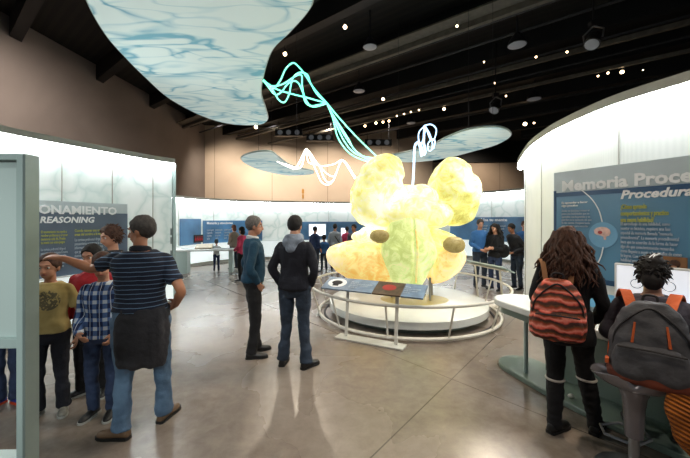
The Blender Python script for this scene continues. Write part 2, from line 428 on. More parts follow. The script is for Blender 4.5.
def text_mesh(name, body, size, m, fn, bold=0, shear=0, extr=.004, spacing=1.0, line=1.0, parent=None, res=2):
    """lettering as a mesh; fn maps (u, v, w) to the place it stands"""
    cu = bpy.data.curves.new(name, 'FONT'); cu.body = body; cu.size = size; cu.offset = bold*size; cu.shear = shear
    cu.extrude = extr; cu.space_character = spacing; cu.space_line = line; cu.resolution_u = res
    o = bpy.data.objects.new(name, cu); me = bake(o)
    bpy.data.objects.remove(o); bpy.data.curves.remove(cu)
    for v in me.vertices: v.co = fn(v.co.x, v.co.y, v.co.z)
    me.name = name; me.materials.clear(); me.materials.append(m)
    ob = bpy.data.objects.new(name, me); C.objects.link(ob)
    if parent is not None: ob.parent = parent
    return ob
def plane_fn(p0, D, off=0, z=0):
    D = Vector(D).normalized(); n = Vector((D.y, -D.x))   # n: to the right-hand side of D
    def fn(u, v, w): q = Vector((p0[0], p0[1]))+D*u+n*(off+w); return Vector((q.x, q.y, z+v))
    return fn
# ------------------------------------------------------------------ people
def ring(c, u, w, rx, ry, n=20, p=2.3):
    out = []
    for i in range(n):
        a = 2*PI*i/n; ca, sa = math.cos(a), math.sin(a)
        out.append(c+u*(rx*math.copysign(abs(ca)**(2/p), ca))+w*(ry*math.copysign(abs(sa)**(2/p), sa)))
    return out
def limb(mb, pts, rad, n=12, ends=True):
    K = len(pts); P_ = []; R_ = []
    fine = catmull(pts, 5)
    for i in range(len(fine)):
        t = i/5; k = min(int(t), K-2); f = t-k
        P_.append(fine[i]); R_.append(rad[k]*(1-f)+rad[k+1]*f)
    mb.tube(P_, R_, n)
    if ends: mb.ell(pts[0], rad[0], 10, 7); mb.ell(pts[-1], rad[-1]*.98, 10, 7)
TORSO = [(.80, .10, .085, 0), (.86, .150, .105, 0), (.92, .168, .118, -.012), (.99, .162, .112, -.012), (1.06, .146, .100, 0), (1.14, .142, .098, .004), (1.22, .155, .105, .004), (1.31, .170, .110, 0), (1.37, .172, .104, -.006), (1.41, .150, .090, -.012), (1.44, .112, .076, -.018), (1.465, .080, .064, -.018), (1.49, .060, .056, -.016)]
def person(label, x, y, rz, H=1.75, vox=.010, skin='skin', hair='hair_black', hair_style='short', top='black_cloth', top_len=.93, sleeve='long',
           legs='denim_dark', shoe='shoe_black', sole='sole_dark', pose=None, width=1.0, head=1.0, lean=(0, 0), head_yaw=0, head_pitch=0, drop=0, group=None,
           top_name='sweater', leg_name='trousers', collar=None, shoe_names='shoe', belly=0, extra=None, z0=0, hair_part=True, depth_=1.0, fold=1.0, hands='open'):
    s = H/1.75; q = dict(pose or {})
    root = empty('person', (x, y, z0), rz); tag(root, label, 'person', group)
    lx, ly = lean
    def sp(z):
        t = max(0, (z-.95)/.53); return Vector((lx*t**1.1, ly*t**1.25, 0))
    def up(p): p = Vector(p); return (p+sp(p.z)-Vector((0, 0, drop)))
    W = width
    hipc = .095*W
    J = {'shR': up((.168*W, -.005, 1.375)), 'shL': up((-.168*W, -.005, 1.375)),
         'elR': up((.235*W, -.03, 1.13)), 'elL': up((-.235*W, -.03, 1.13)),
         'wrR': up((.235*W, .06, .90)), 'wrL': up((-.235*W, .06, .90)),
         'hipR': Vector((hipc, 0, .90-drop)), 'hipL': Vector((-hipc, 0, .90-drop)),
         'knR': Vector((.105, .02, .49)), 'knL': Vector((-.105, .02, .49)),
         'anR': Vector((.115, -.02, .085)), 'anL': Vector((-.115, -.02, .085)),
         'ftR': 12, 'ftL': -12}
    for k, v in q.items(): J[k] = Vector(v) if isinstance(v, (tuple, list)) else v
    hc = up((0, .015, 1.49))+Vector((0, 0, .128*head)); hc = hc+Vector(q.get('head', (0, 0, 0)))
    nk = up((0, -.012, 1.46))
    X = Vector((1, 0, 0)); Yv = Vector((0, 1, 0))
    def torso(mb, grow, z0_, z1_, arms=True):
        rings = []
        for (z, rx, ry, yo) in TORSO:
            if z < z0_-.03 or z > z1_+.001: continue
            zz = max(z, z0_); b = belly*math.exp(-((zz-1.08)/.12)**2)
            c = up((0, yo+b*.5, zz)); rings.append(ring(c, X, Yv, (rx*W+grow), (ry*W*depth_+grow+b*.6)))
        mb.loft(rings)
    Sx = Matrix.Scale(s, 4)
    def fin(mb):
        mb.v = [v*s for v in mb.v]; return mb
    # body : one continuous surface
    b = MB(); torso(b, -.016, .86, 1.49)
    limb(b, [nk-Vector((0, 0, .03)), (nk+hc)/2-Vector((0, .012, 0)), hc-Vector((0, .01, .06))], [.056, .050, .05])
    hr = Matrix.Rotation(R(head_yaw), 3, 'Z') @ Matrix.Rotation(R(head_pitch), 3, 'X')
    def hp(a, b_, c): return hc+hr@(Vector((a, b_, c))*head)
    b.ell(hp(0, -.008, .025), (.074*head, .092*head, .092*head), 18, 12, hr)
    b.ell(hp(0, .028, -.045), (.056*head, .062*head, .066*head), 16, 10, hr)
    b.ell(hp(0, .052, -.088), (.026*head, .024*head, .020*head), 10, 7, hr)
    b.ell(hp(0, .083, .028), (.045*head, .014*head, .014*head), 10, 7, hr)
    for sx in (-1, 1): b.ell(hp(sx*.074, -.005, -.012), (.010*head, .019*head, .031*head), 10, 7, hr)
    b.tube([hp(0, .085, .018), hp(0, .102, -.018), hp(0, .108, -.032), hp(0, .085, -.040)], [.008*head, .011*head, .016*head, .012*head], 8)
    for sd, sx in (('R', 1), ('L', -1)):
        sh, el, wr = J['sh'+sd], J['el'+sd], J['wr'+sd]
        limb(b, [sh-Vector((sx*.05, 0, .0)), sh, (sh+el)/2, el, (el*.6+wr*.4), wr], [.055, .054, .046, .037, .039, .026])
        fd = (wr-el).normalized(); fd = Vector(q.get('hd'+sd, fd)).normalized()
        pn = Vector(q.get('pn'+sd, (-sx, .2, 0))); pn = (pn-fd*pn.dot(fd)).normalized(); lat = fd.cross(pn).normalized()
        hs = 1.0; curl = q.get('curl', .55)
        rr = []
        for t, w_, th in ((-.01, .026, .020), (.03, .036, .016), (.07, .041, .014), (.088, .039, .012)):
            rr.append(ring(wr+fd*t, lat, pn, w_, th, 12))
        b.loft(rr)
        if vox < .0125:
            for k, (o_, ln) in enumerate(((-.029, .066), (-.0095, .076), (.0095, .071), (.029, .056))):
                p = wr+fd*.082+lat*o_*1.05; pts = [p-fd*.02, p]; d_ = fd.copy(); a_ = curl*.5
                spread = lat*(o_*2.2)
                for ph in (.42, .33, .25):
                    d2 = (fd*math.cos(a_)+pn*math.sin(a_)+spread*.5).normalized(); p = p+d2*ln*ph; pts.append(p); a_ += curl
                b.tube(pts, [.0105, .0105, .0098, .009, .0078], 8); b.ell(pts[-1], .0078, 8, 6)
            th_s = -1 if sx > 0 else 1
            tb = wr+fd*.022-lat*.026*(-th_s)*-1
            side = lat*(-1 if (lat.dot(Vector((0, 1, .2))) < 0) else 1)
            tb = wr+fd*.02+side*.024
            pts = [tb, tb+(fd*.6+side*.55+pn*.35).normalized()*.038, tb+(fd*.6+side*.55+pn*.35).normalized()*.038+(fd*.85+side*.15+pn*.4).normalized()*.032]
            pts.append(pts[-1]+(fd*.9+pn*.35).normalized()*.022)
            b.tube(pts, [.015, .0125, .011, .009], 8); b.ell(pts[-1], .009, 8, 6)
        else:
            b.ell(wr+fd*.12, (.035, .022, .05), 8, 6)
        hip, kn, an = J['hip'+sd], J['kn'+sd], J['an'+sd]
        limb(b, [hip, hip*.6+kn*.4, kn, kn*.65+an*.35-Vector((0, .012, 0)), an], [.070*W, .062*W, .043, .037, .030])
        ya = R(J['ft'+sd]); fdir = Vector((math.sin(ya), math.cos(ya), 0))
        az = an.z-.085
        limb(b, [an+Vector((0, 0, -.03))-fdir*.02, an+fdir*.07+Vector((0, 0, -.045)), an+fdir*.14+Vector((0, 0, -.058))], [.034, .032, .024], 10)
    body = remesh('body', fin(b), vox*s if s < .9 else vox, M[skin], root, 2)
    tag(body, None, None)
    # clothing
    def folds(amp, fx=9, fz=9, seed=0):
        amp = amp*fold
        def fn(c, n):
            k = noise.noise(Vector((c.x*fx+seed, c.y*fx, c.z*fz)))+.5*noise.noise(Vector((c.x*fx*2.3, c.y*fx*2.3+seed, c.z*fz*2.1)))
            return c+n*amp*k
        return fn
    t = MB(); torso(t, .020, top_len, 1.465)
    if sleeve != 'none':
        for sd, sx in (('R', 1), ('L', -1)):
            sh, el, wr = J['sh'+sd], J['el'+sd], J['wr'+sd]
            if sleeve == 'long': pts = [sh-Vector((sx*.06, 0, 0)), sh, (sh+el)/2, el, el*.5+wr*.5, wr-(wr-el)*.03]; rd = [.060, .062, .058, .052, .048, .040]
            else: pts = [sh-Vector((sx*.06, 0, 0)), sh, sh*.6+el*.4, sh*.32+el*.68]; rd = [.060, .062, .062, .062]
            limb(t, pts, rd, 14, False); t.ell(pts[0], rd[0], 10, 7); t.ell(pts[1], rd[1]*.98, 12, 8)
            if sleeve == 'long': t.ell(el, .052, 10, 7)
    cl = remesh(top_name, fin(t), vox*s if s < .9 else vox, M[top], root, 3, folds(.011, 8, 7, x))
    g = MB(); rr = []
    for (z, rx, ry, yo) in TORSO[0:5]:
        rr.append(ring(Vector((0, yo, z-drop)), X, Yv, rx*W+.007, ry*W*depth_+.007))
    g.loft(rr)
    for sd in 'RL':
        hip, kn, an = J['hip'+sd], J['kn'+sd], J['an'+sd]
        lo = an+(kn-an).normalized()*q.get('hem', .0)
        limb(g, [hip+Vector((0, 0, .02)), hip*.62+kn*.38, kn, kn*.6+an*.4, lo-Vector((0, 0, .02))], [q.get('thigh', .096)*W, .088*W, .068, .062, q.get('cuff', .056)], 14, False)
        g.ell(kn, .066, 10, 7); g.ell(hip, .094*W, 12, 8)
    tr = remesh(leg_name, fin(g), vox*s if s < .9 else vox, M[legs], root, 3, folds(.0095, 7, 12, y))
    for sd in 'RL':
        an = J['an'+sd]; ya = R(J['ft'+sd]); fdir = Vector((math.sin(ya), math.cos(ya), 0)); sdv = Vector((fdir.y, -fdir.x, 0))
        c0 = Vector((an.x, an.y, an.z-.085)); h = MB(); rr = []
        for t_, w_, hh in ((-.070, .022, .05), (-.060, .034, .075), (-.03, .038, .088), (.02, .038, .085), (.06, .042, .066), (.11, .047, .052), (.155, .043, .043), (.185, .026, .032), (.193, .010, .022)):
            cc = c0+fdir*t_; rr.append([cc+sdv*w_*a+Vector((0, 0, .014+hh*bb)) for a, bb in ((-1, 0), (1, 0), (1.02, .35), (.75, .8), (.3, 1), (-.3, 1), (-.75, .8), (-1.02, .35))])
        h.loft(rr); so = build(shoe_names, fin(h), M[shoe], root, ang=60)
        ms = so.modifiers.new('sub', 'SUBSURF'); ms.levels = 1; ms.render_levels = 1
        if vox < .0125:
            h = MB(); rr = []
            for t_, w_ in ((-.074, .020), (-.062, .036), (-.02, .041), (.05, .043), (.11, .050), (.16, .046), (.19, .028), (.199, .010)):
                cc = c0+fdir*t_; rr.append([cc+sdv*w_*a+Vector((0, 0, bb)) for a, bb in ((-1, 0.001), (1, 0.001), (1, .022), (-1, .022))])
            h.loft(rr); build('sole', fin(h), M[sole], so)
    if collar:
        h = MB(); pts = [nk+Vector((.062*math.cos(a), .060*math.sin(a)+.004, .012*-math.sin(a)+.012)) for a in [2*PI*i/20 for i in range(20)]]
        h.tube(pts, .019, 8, closed=True, flat=1.4); build('collar', fin(h), M[collar], root)
    # face
    for sx in (-1, 1):
        e = MB(); c = hp(sx*.031, .068, .006); e.ell(c, .0125*head, 10, 7); e.mi = 1; e.ell(c+hr@Vector((0, .0078*head, 0)), .0066*head, 8, 6)
        build('eye', fin(e), [M['eye_white'], M['hair_black']], root)
        e = MB(); e.tube([hp(sx*.014, .092, .028), hp(sx*.032, .088, .033), hp(sx*.048, .074, .027)], [.003, .0045, .002], 6); build('eyebrow', fin(e), M[hair], root)
    e = MB(); e.tube([hp(-.024, .078, -.060), hp(-.01, .088, -.057), hp(.01, .088, -.057), hp(.024, .078, -.060)], [.003, .0065, .0065, .003], 8); build('mouth', fin(e), M['lip'], root)
    # hair
    hb = MB()
    def hfn(amp=.006, f=40):
        def fn(c, n):
            k = noise.noise(Vector((c.x*f, c.y*f, c.z*f*.5))); return c+n*amp*k
        return fn
    if hair_style in ('short', 'bob', 'long', 'bun', 'curly', 'messy'):
        gsc = 1.0 if hair_style != 'curly' else 1.1
        if hair_style == 'messy': gsc = 1.06
        cap = MB(); cap.ell(Vector((0, 0, 0)), (.085*gsc, .102*gsc, .104*gsc), 26, 20)
        vs = []
        for v in cap.v:
            yy_ = v.y
            lim = -.125 if yy_ < -.045 else (-.125+(yy_+.045)*1.3 if yy_ < .0 else (-.066+yy_*.5 if yy_ < .05 else -.041+(yy_-.05)*2.2))
            if v.z < lim: v = Vector((v.x*.95, v.y, lim))
            if v.y < -.02 and v.z < -.03: v = Vector((v.x*(1+(v.z+.03)*1.2), v.y*(1-(v.z+.03)*.6), v.z))
            vs.append(v)
        cap.v = [hc+hr@((v+Vector((0, -.016, .033)))*head) for v in vs]
        hb = cap
        if hair_style == 'bob':
            hb.ell(hp(0, -.035, -.05), (.085*head, .07*head, .10*head), 14, 10, hr)
        if hair_style == 'messy':
            hb.ell(hp(0, -.062, -.055), (.070*head, .055*head, .075*head), 14, 10, hr); hb.ell(hp(.01, -.075, .075), (.06*head, .05*head, .05*head), 12, 8, hr)
        if hair_style == 'bun':
            hb.ell(hp(0, -.055, .085), (.055*head, .05*head, .05*head), 12, 8, hr)
        o = remesh('hair', fin(hb), min(vox, .009)*s, M[hair], root, 2, hfn(.012 if hair_style in ('curly', 'bun', 'long') else .006))
    if hair_style in ('curly', 'messy'):
        hb = MB(); rnd = random.Random(int(y*90))
        for i in range(260):
            a = R(-200+220*rnd.random()); e_ = R(-70+150*rnd.random()); d_ = Vector((math.cos(a)*math.cos(e_), math.sin(a)*math.cos(e_), math.sin(e_)))
            q0 = hc+hr@(Vector((d_.x*.082, -.016+d_.y*.10, .03+d_.z*.10))*head); up_ = Vector((rnd.uniform(-1, 1), rnd.uniform(-1, 1), rnd.uniform(-1, 1)))*.014
            q1 = q0+hr@(d_*.008)+up_*1.2; q2 = q1+hr@(d_*.002)+up_*1.1-Vector((0, 0, .012)); hb.tube([q0, q1, q2], [.009, .007, .002], 5)
        build('hair_tufts', fin(hb), M[hair], root, ang=80)
    if hair_style in ('long',):
        hb = MB(); rnd = random.Random(int(x*100)+5)
        for i in range(170):
            a = R(-205+230*rnd.random()); r0 = .078+.012*rnd.random(); a0 = a
            top_ = hp(math.cos(a)*r0*.75, -.02+math.sin(a)*r0*.9, .09-.05*rnd.random())
            ln = .30+.14*rnd.random(); pts = []; ph = rnd.random()*6; am = .012+.016*rnd.random(); fl = .05+.10*rnd.random()
            for k in range(11):
                t_ = k/10; fall = Vector((math.cos(a)*(r0*.35+fl*t_), -.01+math.sin(a)*(.03+.05*t_), -ln*t_))
                wv = Vector((math.sin(ph+t_*13), math.cos(ph*1.7+t_*11), 0))*am*t_**.5
                pts.append(top_+fall*(Vector((1, 1, 1)).x)+wv*1.2-Vector((0, .012*math.sin(t_*PI), 0)))
            hb.tube(pts, [.010, .013, .013, .012, .012, .011, .011, .010, .009, .006, .003], 6)
        build('hair_strands', fin(hb), M[hair], root, ang=80)
    if extra: extra(root, J, s, hp, hr, fin, up)
    return root
# ------------------------------------------------------------------ building shell
V2 = lambda x, y: Vector((x, y))
b = MB(); b.box((1.5, 14, -.05), (34, 40, .1)); struct(build('floor', b, M['floor'], smooth=False))
b = MB(); b.box((1.5, 14, 8.9), (34, 40, .1)); struct(build('ceiling', b, M['deck'], smooth=False))
def wall(name, p0, p1, z0, z1, m, th=.2):
    p0 = V2(*p0); p1 = V2(*p1); d = p1-p0; a = math.atan2(d.y, d.x)
    bb = MB(); bb.box((d.length/2, -th/2, (z1+z0)/2), (d.length, th, z1-z0))
    o = build(name, bb, m, smooth=False); o.location = (p0.x, p0.y, 0); o.rotation_euler = (0, 0, a); return struct(o)
wall('wall_left', (-10.6, 25.2), (-13.2, -4), 0, 8.85, M['wall_brown'])
wall('wall_back', (7.2, 27), (-10.7, 25), 0, 8.85, M['wall_tan'])
wall('wall_back_right', (18.4, 30), (7.0, 30), 0, 6.9, M['wall_tan'])
wall('wall_recess', (7.0, 30), (7.2, 27), 0, 8.85, M['wall_brown'])
wall('trim_1', (18.4, 29.8), (7.2, 29.8), 6.9, 8.85, M['black_metal'])
wall('wall_right', (18.4, -4), (18.4, 30), 0, 8.85, M['wall_brown'])
# ceiling joists, girders and pipes
bd = V2(.788, -.615); bn = V2(.615, .788)
def on_ceiling(px, py, z): d = (z-EYE)*F/(HY-py); return V2((px-CX)*d/F, d)
base = on_ceiling(107, 77, 8.1)
def clip_line(o, d, x0, x1, y0, y1):
    t0, t1 = -60, 60
    for a, c, lo, hi in ((d.x, o.x, x0, x1), (d.y, o.y, y0, y1)):
        u, w = sorted(((lo-c)/a, (hi-c)/a)); t0 = max(t0, u); t1 = min(t1, w)
    return t0, t1
k = 0
def bar(name, o, d, z, w, h, m, x0=-12.2, x1=18.2, y0=-3, y1=26.4, label=None, cat=None, group=None):
    t0, t1 = clip_line(o, d, x0, x1, y0, y1)
    if t1-t0 < .5: return None
    if o.x+d.x*t0 < -12: pass
    bb = MB(); bb.box(((t0+t1)/2, 0, 0), (t1-t0, w, h)); ob = build(name, bb, m, smooth=False)
    ob.location = (o.x, o.y, z); ob.rotation_euler = (0, 0, math.atan2(d.y, d.x)); return ob
for i in range(-6, 9):
    ob = bar('trim_%d' % (i+12), base+bn*(3.05*i), bd, 8.5, .34, .7, M['beam_dark'])
    if ob: struct(ob)
for i, (px, py, w, h, z) in enumerate(((395, 52, .16, .18, 7.9), (395, 98, .14, .16, 7.9), (345, 62, .5, .06, 8.0), (330, 130, .14, .12, 7.6))):
    ob = bar('overhead_rail', on_ceiling(px, py, z), bd, z, w, h, M['beam_lit'])
    tag(ob, ['tan-lit steel rail crossing the dark ceiling above the brain', 'thin tan-lit rail under the joists in mid ceiling', 'wide flat tan-lit tray under the dark ceiling', 'lowest tan-lit rail close to the back wall ceiling'][i], 'rail')
M['pipe'] = mat('dark_pipe', '1d1d22', .5, var=.2)
for i, py in enumerate((14, 33, 62, 78, 90, 106, 118, 137)):
    o_ = on_ceiling(520, py, 7.9); t0, t1 = clip_line(o_, bd, -10.4, 17.8, 2, 24.6)
    bb = MB(); a_ = o_+bd*t0; c_ = o_+bd*t1; bb.cyl((a_.x, a_.y, 7.95), (c_.x, c_.y, 7.95), .05, n=8)
    tag(build('lighting_pipe', bb, M['pipe']), 'slim dark lighting pipe running under the ceiling joists', 'pipe', 'lighting pipes under the ceiling')
# ------------------------------------------------------------------ ceiling lamps
def track_light(loc, size, aim, label, group, lens='warm_lens'):
    r = empty('track_spotlight', loc); tag(r, label, 'spotlight', group)
    d = Vector(aim).normalized(); u = d.orthogonal().normalized(); w = d.cross(u)
    bb = MB(); bb.tube([-d*size*1.6, -d*size*1.3, -d*size*.2, Vector((0, 0, 0))], [size*.4, size*.75, size*.8, size], 14); build('lamp_can', bb, M['black_metal'], r)
    bb = MB(); bb.ell(d*size*.04, (size*.85, size*.85, size*.1), 14, 6, d.to_track_quat('Z', 'Y').to_matrix()); build('lens', bb, M[lens], r)
    bb = MB(); bb.cyl(-d*size*.8, -d*size*.8+Vector((0, 0, size*3.4)), size*.12, n=6); bb.box(-d*size*.8+Vector((0, 0, size*3.4)), (size*1.0, size*.4, size*.3)); build('mount', bb, M['black_metal'], r)
    return r
pts = [(345, 27, 1.1), (285, 54, 1.2), (383, 99, 1.1), (444, 109, 1.0), (376, 123, .9), (383, 122, .8), (389, 121, .8), (365, 126, .8), (525, 124, 1.4), (534, 123, .7), (622, 72, 1.2), (608, 73, .7), (598, 76, .6), (536, 57, .6), (567, 52, .6), (495, 83, .6), (506, 96, .6), (457, 26, .6), (501, 157, .9), (497, 157, .7), (256, 127, 1.3), (416, 158, .8), (419, 110, .6), (411, 112, .6), (404, 114, .6), (397, 116, .5), (484, 62, .5), (643, 70, .4)]
words = {0: 'lit spotlight high above the brain sculpture, alone on its rail', 1: 'lit spotlight beside the edge of the big white petal', 8: 'brightest warm spotlight in the ceiling left of the right-hand curved wall', 10: 'bright warm spotlight directly above the right-hand lit wall', 20: 'lit spotlight just under the tip of the big white petal'}
for i, (px, py, sz) in enumerate(pts):
    z = 7.45; d = (z-EYE)*F/(HY-py); lp = P(px, py, d)
    to = Vector((0, 0, 1.3))+Vector((0, 0, 0)); aim = Vector((-lp.x*.5, -lp.y*.55, -5))
    track_light(lp, .062*sz*max(1, d/14), aim, words.get(i, 'small ceiling spotlight glowing warm in the dark above the hall'), None if i in words else 'small spotlights in the dark ceiling')
def high_bay(px, py, z, r0, label):
    d = (z-EYE)*F/(HY-py); r = empty('high_bay_lamp', P(px, py, d)); tag(r, label, 'ceiling lamp')
    bb = MB(); bb.tube([(0, 0, 0), (0, 0, .12*r0/.28), (0, 0, .3*r0/.28), (0, 0, .36*r0/.28)], [r0, r0*.85, r0*.4, r0*.3], 18); build('reflector', bb, M['pipe'], r)
    bb = MB(); bb.ell((0, 0, -.01), (r0*.92, r0*.92, .03), 16, 6); build('lens', bb, M['dim_lens'], r)
    bb = MB(); bb.cyl((0, 0, .36*r0/.28), (0, 0, 8.86-z), .03, n=6); build('stem', bb, M['pipe'], r)
high_bay(359, 91, 7.4, .27, 'unlit dome lamp hanging above the brain sculpture')
high_bay(517, 45, 7.4, .30, 'unlit dome lamp hanging upper right in the dark ceiling')
high_bay(534, 99, 7.4, .32, 'faint dome lamp right of the hanging stage light')
high_bay(411, 123, 7.4, .27, 'faint dome lamp above the blue neon knot')
high_bay(370, 47, 7.6, .25, 'dark dome lamp high above the teal neon cables')
def stage_light(loc, s, aim, label):
    r = empty('stage_light', loc); tag(r, label, 'stage light'); d = Vector(aim).normalized(); q_ = d.to_track_quat('Z', 'Y').to_matrix()
    bb = MB(); bb.tube([-d*s*1.8, -d*s*1.5, -d*s*.3, d*s*.1], [s*.5, s*.8, s*.8, s*.95], 16); bb.tube([-d*s*.95, -d*s*.8], [s*.88, s*.88], 16); build('lamp_can', bb, M['black_metal'], r)
    bb = MB(); bb.ell(d*s*.12, (s*.8, s*.8, s*.12), 16, 6, q_); build('lens', bb, M['dim_lens'], r)
    bb = MB(); sd = d.cross(Vector((0, 0, 1))).normalized(); c0 = -d*s*.8
    bb.tube([c0+sd*s, c0+sd*s*1.15+Vector((0, 0, s)), c0+Vector((0, 0, s*1.8)), c0-sd*s*1.15+Vector((0, 0, s)), c0-sd*s], s*.12, 8); build('yoke', bb, M['metal'], r)
    bb = MB(); bb.cyl(c0+Vector((0, 0, s*1.8)), c0+Vector((0, 0, 8.6-loc[2])), s*.12, n=8); bb.box(c0+Vector((0, 0, s*2.1)), (s, s*.7, s*.6)); build('hanging_pipe', bb, M['black_metal'], r)
stage_light(P(494, 110, 13), .22, (-.5, -.3, -.8), 'black stage light on a pipe above the right petal tip')
stage_light(P(592, 44, 8.6), .20, (-.45, -.3, -.8), 'large black stage light hanging near the upper right corner')
# black light bars with round openings along the top of the back wall
for i, (px, py) in enumerate(((289, 133), (320, 138), (378, 143))):
    r = empty('light_bar', P(px, py, 21.5)); tag(r, ['black bar of three round lamps left of the teal cables, by the back wall', 'black bar of three round lamps beneath the teal cables, by the back wall', 'black bar of three round lamps just over the top of the brain'][i], 'light bar')
    bb = MB(); bb.box((0, 0, 0), (1.75, .3, .42)); build('housing', bb, M['black_metal'], r, smooth=False)
    for k in (-1, 0, 1):
        bb = MB(); bb.cyl((k*.55, -.15, 0), (k*.55, -.19, 0), .16, n=16); build('round_lamp', bb, M['dim_lens'], r)
    for k in (-1, 1):
        bb = MB(); bb.cyl((k*.7, 0, .2), (k*.7, 0, 8.8-r.location.z), .02, n=6); build('hanger', bb, M['pipe'], r)
bb = MB(); bb.box((0, 0, .2), (.16, .12, .3)); bb.box((0, 0, -.18), (.13, .11, .26)); bb.cyl((0, 0, .4), (0, 0, -.4), .04, n=8)
o = build('wall_ornament', bb, mat('amber_ornament', 'a9772e', .5, emit='c98b36', es=.03), loc=P(303, 194, 25.0)); tag(o, 'small amber sconce on the tan back wall above the far partition', 'ornament')  # small brown wall piece of unclear use, given a faint amber glow
# ------------------------------------------------------------------ curved lit partitions
def partition(label, pts, z1, sgn, boxtop=.8, seams=6, bottom=True, strip='strip', group=None, name='curved_partition', capw=.12, fab='fabric'):
    line = [V2(p.x, p.y) for p in catmull([(a, b_, 0) for a, b_ in pts], 20)]
    r = empty(name, (line[0].x, line[0].y, 0)); tag(r, label, 'partition wall', group); off = line[0]
    ln = [p-off for p in line]
    def st(nm, o0, o1, za, zb, m, l=ln, sm=True): bb = MB(); bb.strip(l, o0*sgn, o1*sgn, za, zb); return build(nm, bb, M[m], r, smooth=sm, ang=30)
    st('fabric_panel', -.03, 0, boxtop if bottom else .1, z1-.02, fab)
    if bottom:
        st('lower_light_box', -.03, .05, .12, boxtop, 'skirt'); st('ledge', -.03, .10, boxtop, boxtop+.02, 'white_lam')
    st('plinth', -.05, .03, 0, .12 if bottom else .1, 'cap_grey')
    st('cap_rail', -.08, capw, z1, z1+.09, 'cap_grey')
    st('top_light', capw-.09, capw-.01, z1-.04, z1-.002, strip)
    acc = 0; L_ = sum((ln[i+1]-ln[i]).length for i in range(len(ln)-1)); tgt = [L_*(i+.5)/seams for i in range(seams)]
    for i in range(len(ln)-1):
        l_ = (ln[i+1]-ln[i]).length
        for t_ in tgt:
            if acc <= t_ < acc+l_:
                f = (t_-acc)/l_; p = ln[i].lerp(ln[i+1], f); d = (ln[i+1]-ln[i]).normalized(); n_ = V2(-d.y, d.x)*sgn
                bb = MB(); c = p+n_*.006; bb.box((c.x, c.y, (boxtop+z1)/2), (.012, .012, z1-boxtop-.05), rz=math.atan2(d.y, d.x)); build('seam', bb, M['cap_grey'], r, smooth=False)
        acc += l_
    return r, ln, off
M['skirt'] = mat('backlit_skirt', 'd8dedd', .4, emit='e6f2f2', es=.55, var=.03, scale=2)
PL = [(-3.40, 6.48), (-3.68, 6.05), (-3.98, 5.35), (-4.25, 4.7), (-4.42, 4.15), (-4.5, 3.4), (-4.5, 2.4)]
rl, lnl, offl = partition('curved glowing fabric wall on the left carrying the reasoning panel', PL, 2.78, 1, .84)
# end post and brackets of the left wall
bb = MB(); bb.box((.02, .04, 1.39), (.10, .05, 2.78), rz=R(-50)); build('end_post', bb, M['frame_green'], rl, smooth=False)
for zz in (1.45, 1.28, 1.02, .86):
    bb = MB(); bb.box((.0, -.03, zz), (.05, .02, .13), rz=R(-50)); build('bracket', bb, M['frame_side'], rl, smooth=False)
def along(line, off, s, sgn):
    acc = 0
    for i in range(len(line)-1):
        l_ = (line[i+1]-line[i]).length
        if s <= acc+l_ or i == len(line)-2:
            f = (s-acc)/l_; p = line[i].lerp(line[i+1], f); d = (line[i+1]-line[i]).normalized(); return p, V2(-d.y, d.x)*sgn, d
        acc += l_
# reasoning panel bends with the wall: coordinates run from its right end leftwards
def arclen_of_px(line, off, px):
    acc = 0; best = None
    for i in range(len(line)-1):
        a = line[i]+off; c = line[i+1]+off; l_ = (c-a).length
        pa = CX+F*a.x/a.y; pc = CX+F*c.x/c.y
        if (pa-px)*(pc-px) <= 0: return acc+l_*(pa-px)/(pa-pc+1e-9)
        acc += l_
    return acc
s_r = arclen_of_px(lnl, offl, 126); s_text_r = arclen_of_px(lnl, offl, 115); s_39 = arclen_of_px(lnl, offl, 38)
gp = empty('graphic_panel', (offl.x, offl.y, 0)); tag(gp, 'slate blue reasoning text panel fixed on the left glowing wall', 'sign panel')
def bend(s0, s1, za, zb, o0, o1, nm, m):
    l_ = []; K = 16
    for i in range(K+1):
        p, n_, d = along(lnl, offl, s0+(s1-s0)*i/K, 1); l_.append(p)
    bb = MB(); bb.strip(l_, o0, o1, za, zb); return build(nm, bb, M[m], gp, ang=30)
bend(s_r, s_r+2.05, .86, 1.79, .02, .04, 'slate_board', 'slate_panel')
bend(s_r, s_r+2.05, 1.79, 1.955, .02, .035, 'pale_header', 'pale_panel')
def bend_fn(s0, z):   # u runs to the reader's right = towards the start of the line
    def fn(u, v, w):
        p, n_, d = along(lnl, offl, s0-u, 1); q_ = p+n_*(.042+w); return Vector((q_.x, q_.y, z+v))
    return fn
def fit_text(name, body, width, h, m, fnm, parent, bold=.03, shear=0, extr=.003, line=1.0, stretch=True):
    probe = []
    def rec(u, v, w): probe.append((u, v)); return Vector((u, v, w))
    o = text_mesh(name, body, 1.0, M[m], rec, bold, shear, .0)
    us = [p[0] for p in probe]; vs = [p[1] for p in probe]; u0, u1, v0, v1 = min(us), max(us), min(vs), max(vs)
    bpy.data.objects.remove(o)
    kx = width/(u1-u0); ky = h/(v1-v0)
    return text_mesh(name, body, 1.0, M[m], lambda u, v, w: fnm((u-u0)*kx, (v-v0)*ky, w), bold, shear, extr, parent=parent)
wd = (s_39-s_text_r)
full = wd*12/9.0
fit_text('headline_lettering', 'RAZONAMIENTO', full, .13, 'white_text', bend_fn(s_text_r+full, 1.765), gp, .03)
sb = arclen_of_px(lnl, offl, 93)
fit_text('subtitle_lettering', 'REASONING', s_39-sb, .095, 'white_text', bend_fn(s_39, 1.635), gp, .03, .2)
es1 = 'El razonamiento nos ayuda a\nresolver problemas y a tomar\ndecisiones cada dia. Prueba\ntu mente con estos juegos'
es2 = 'Cuando razonas usas muchas\nareas del cerebro a la vez'
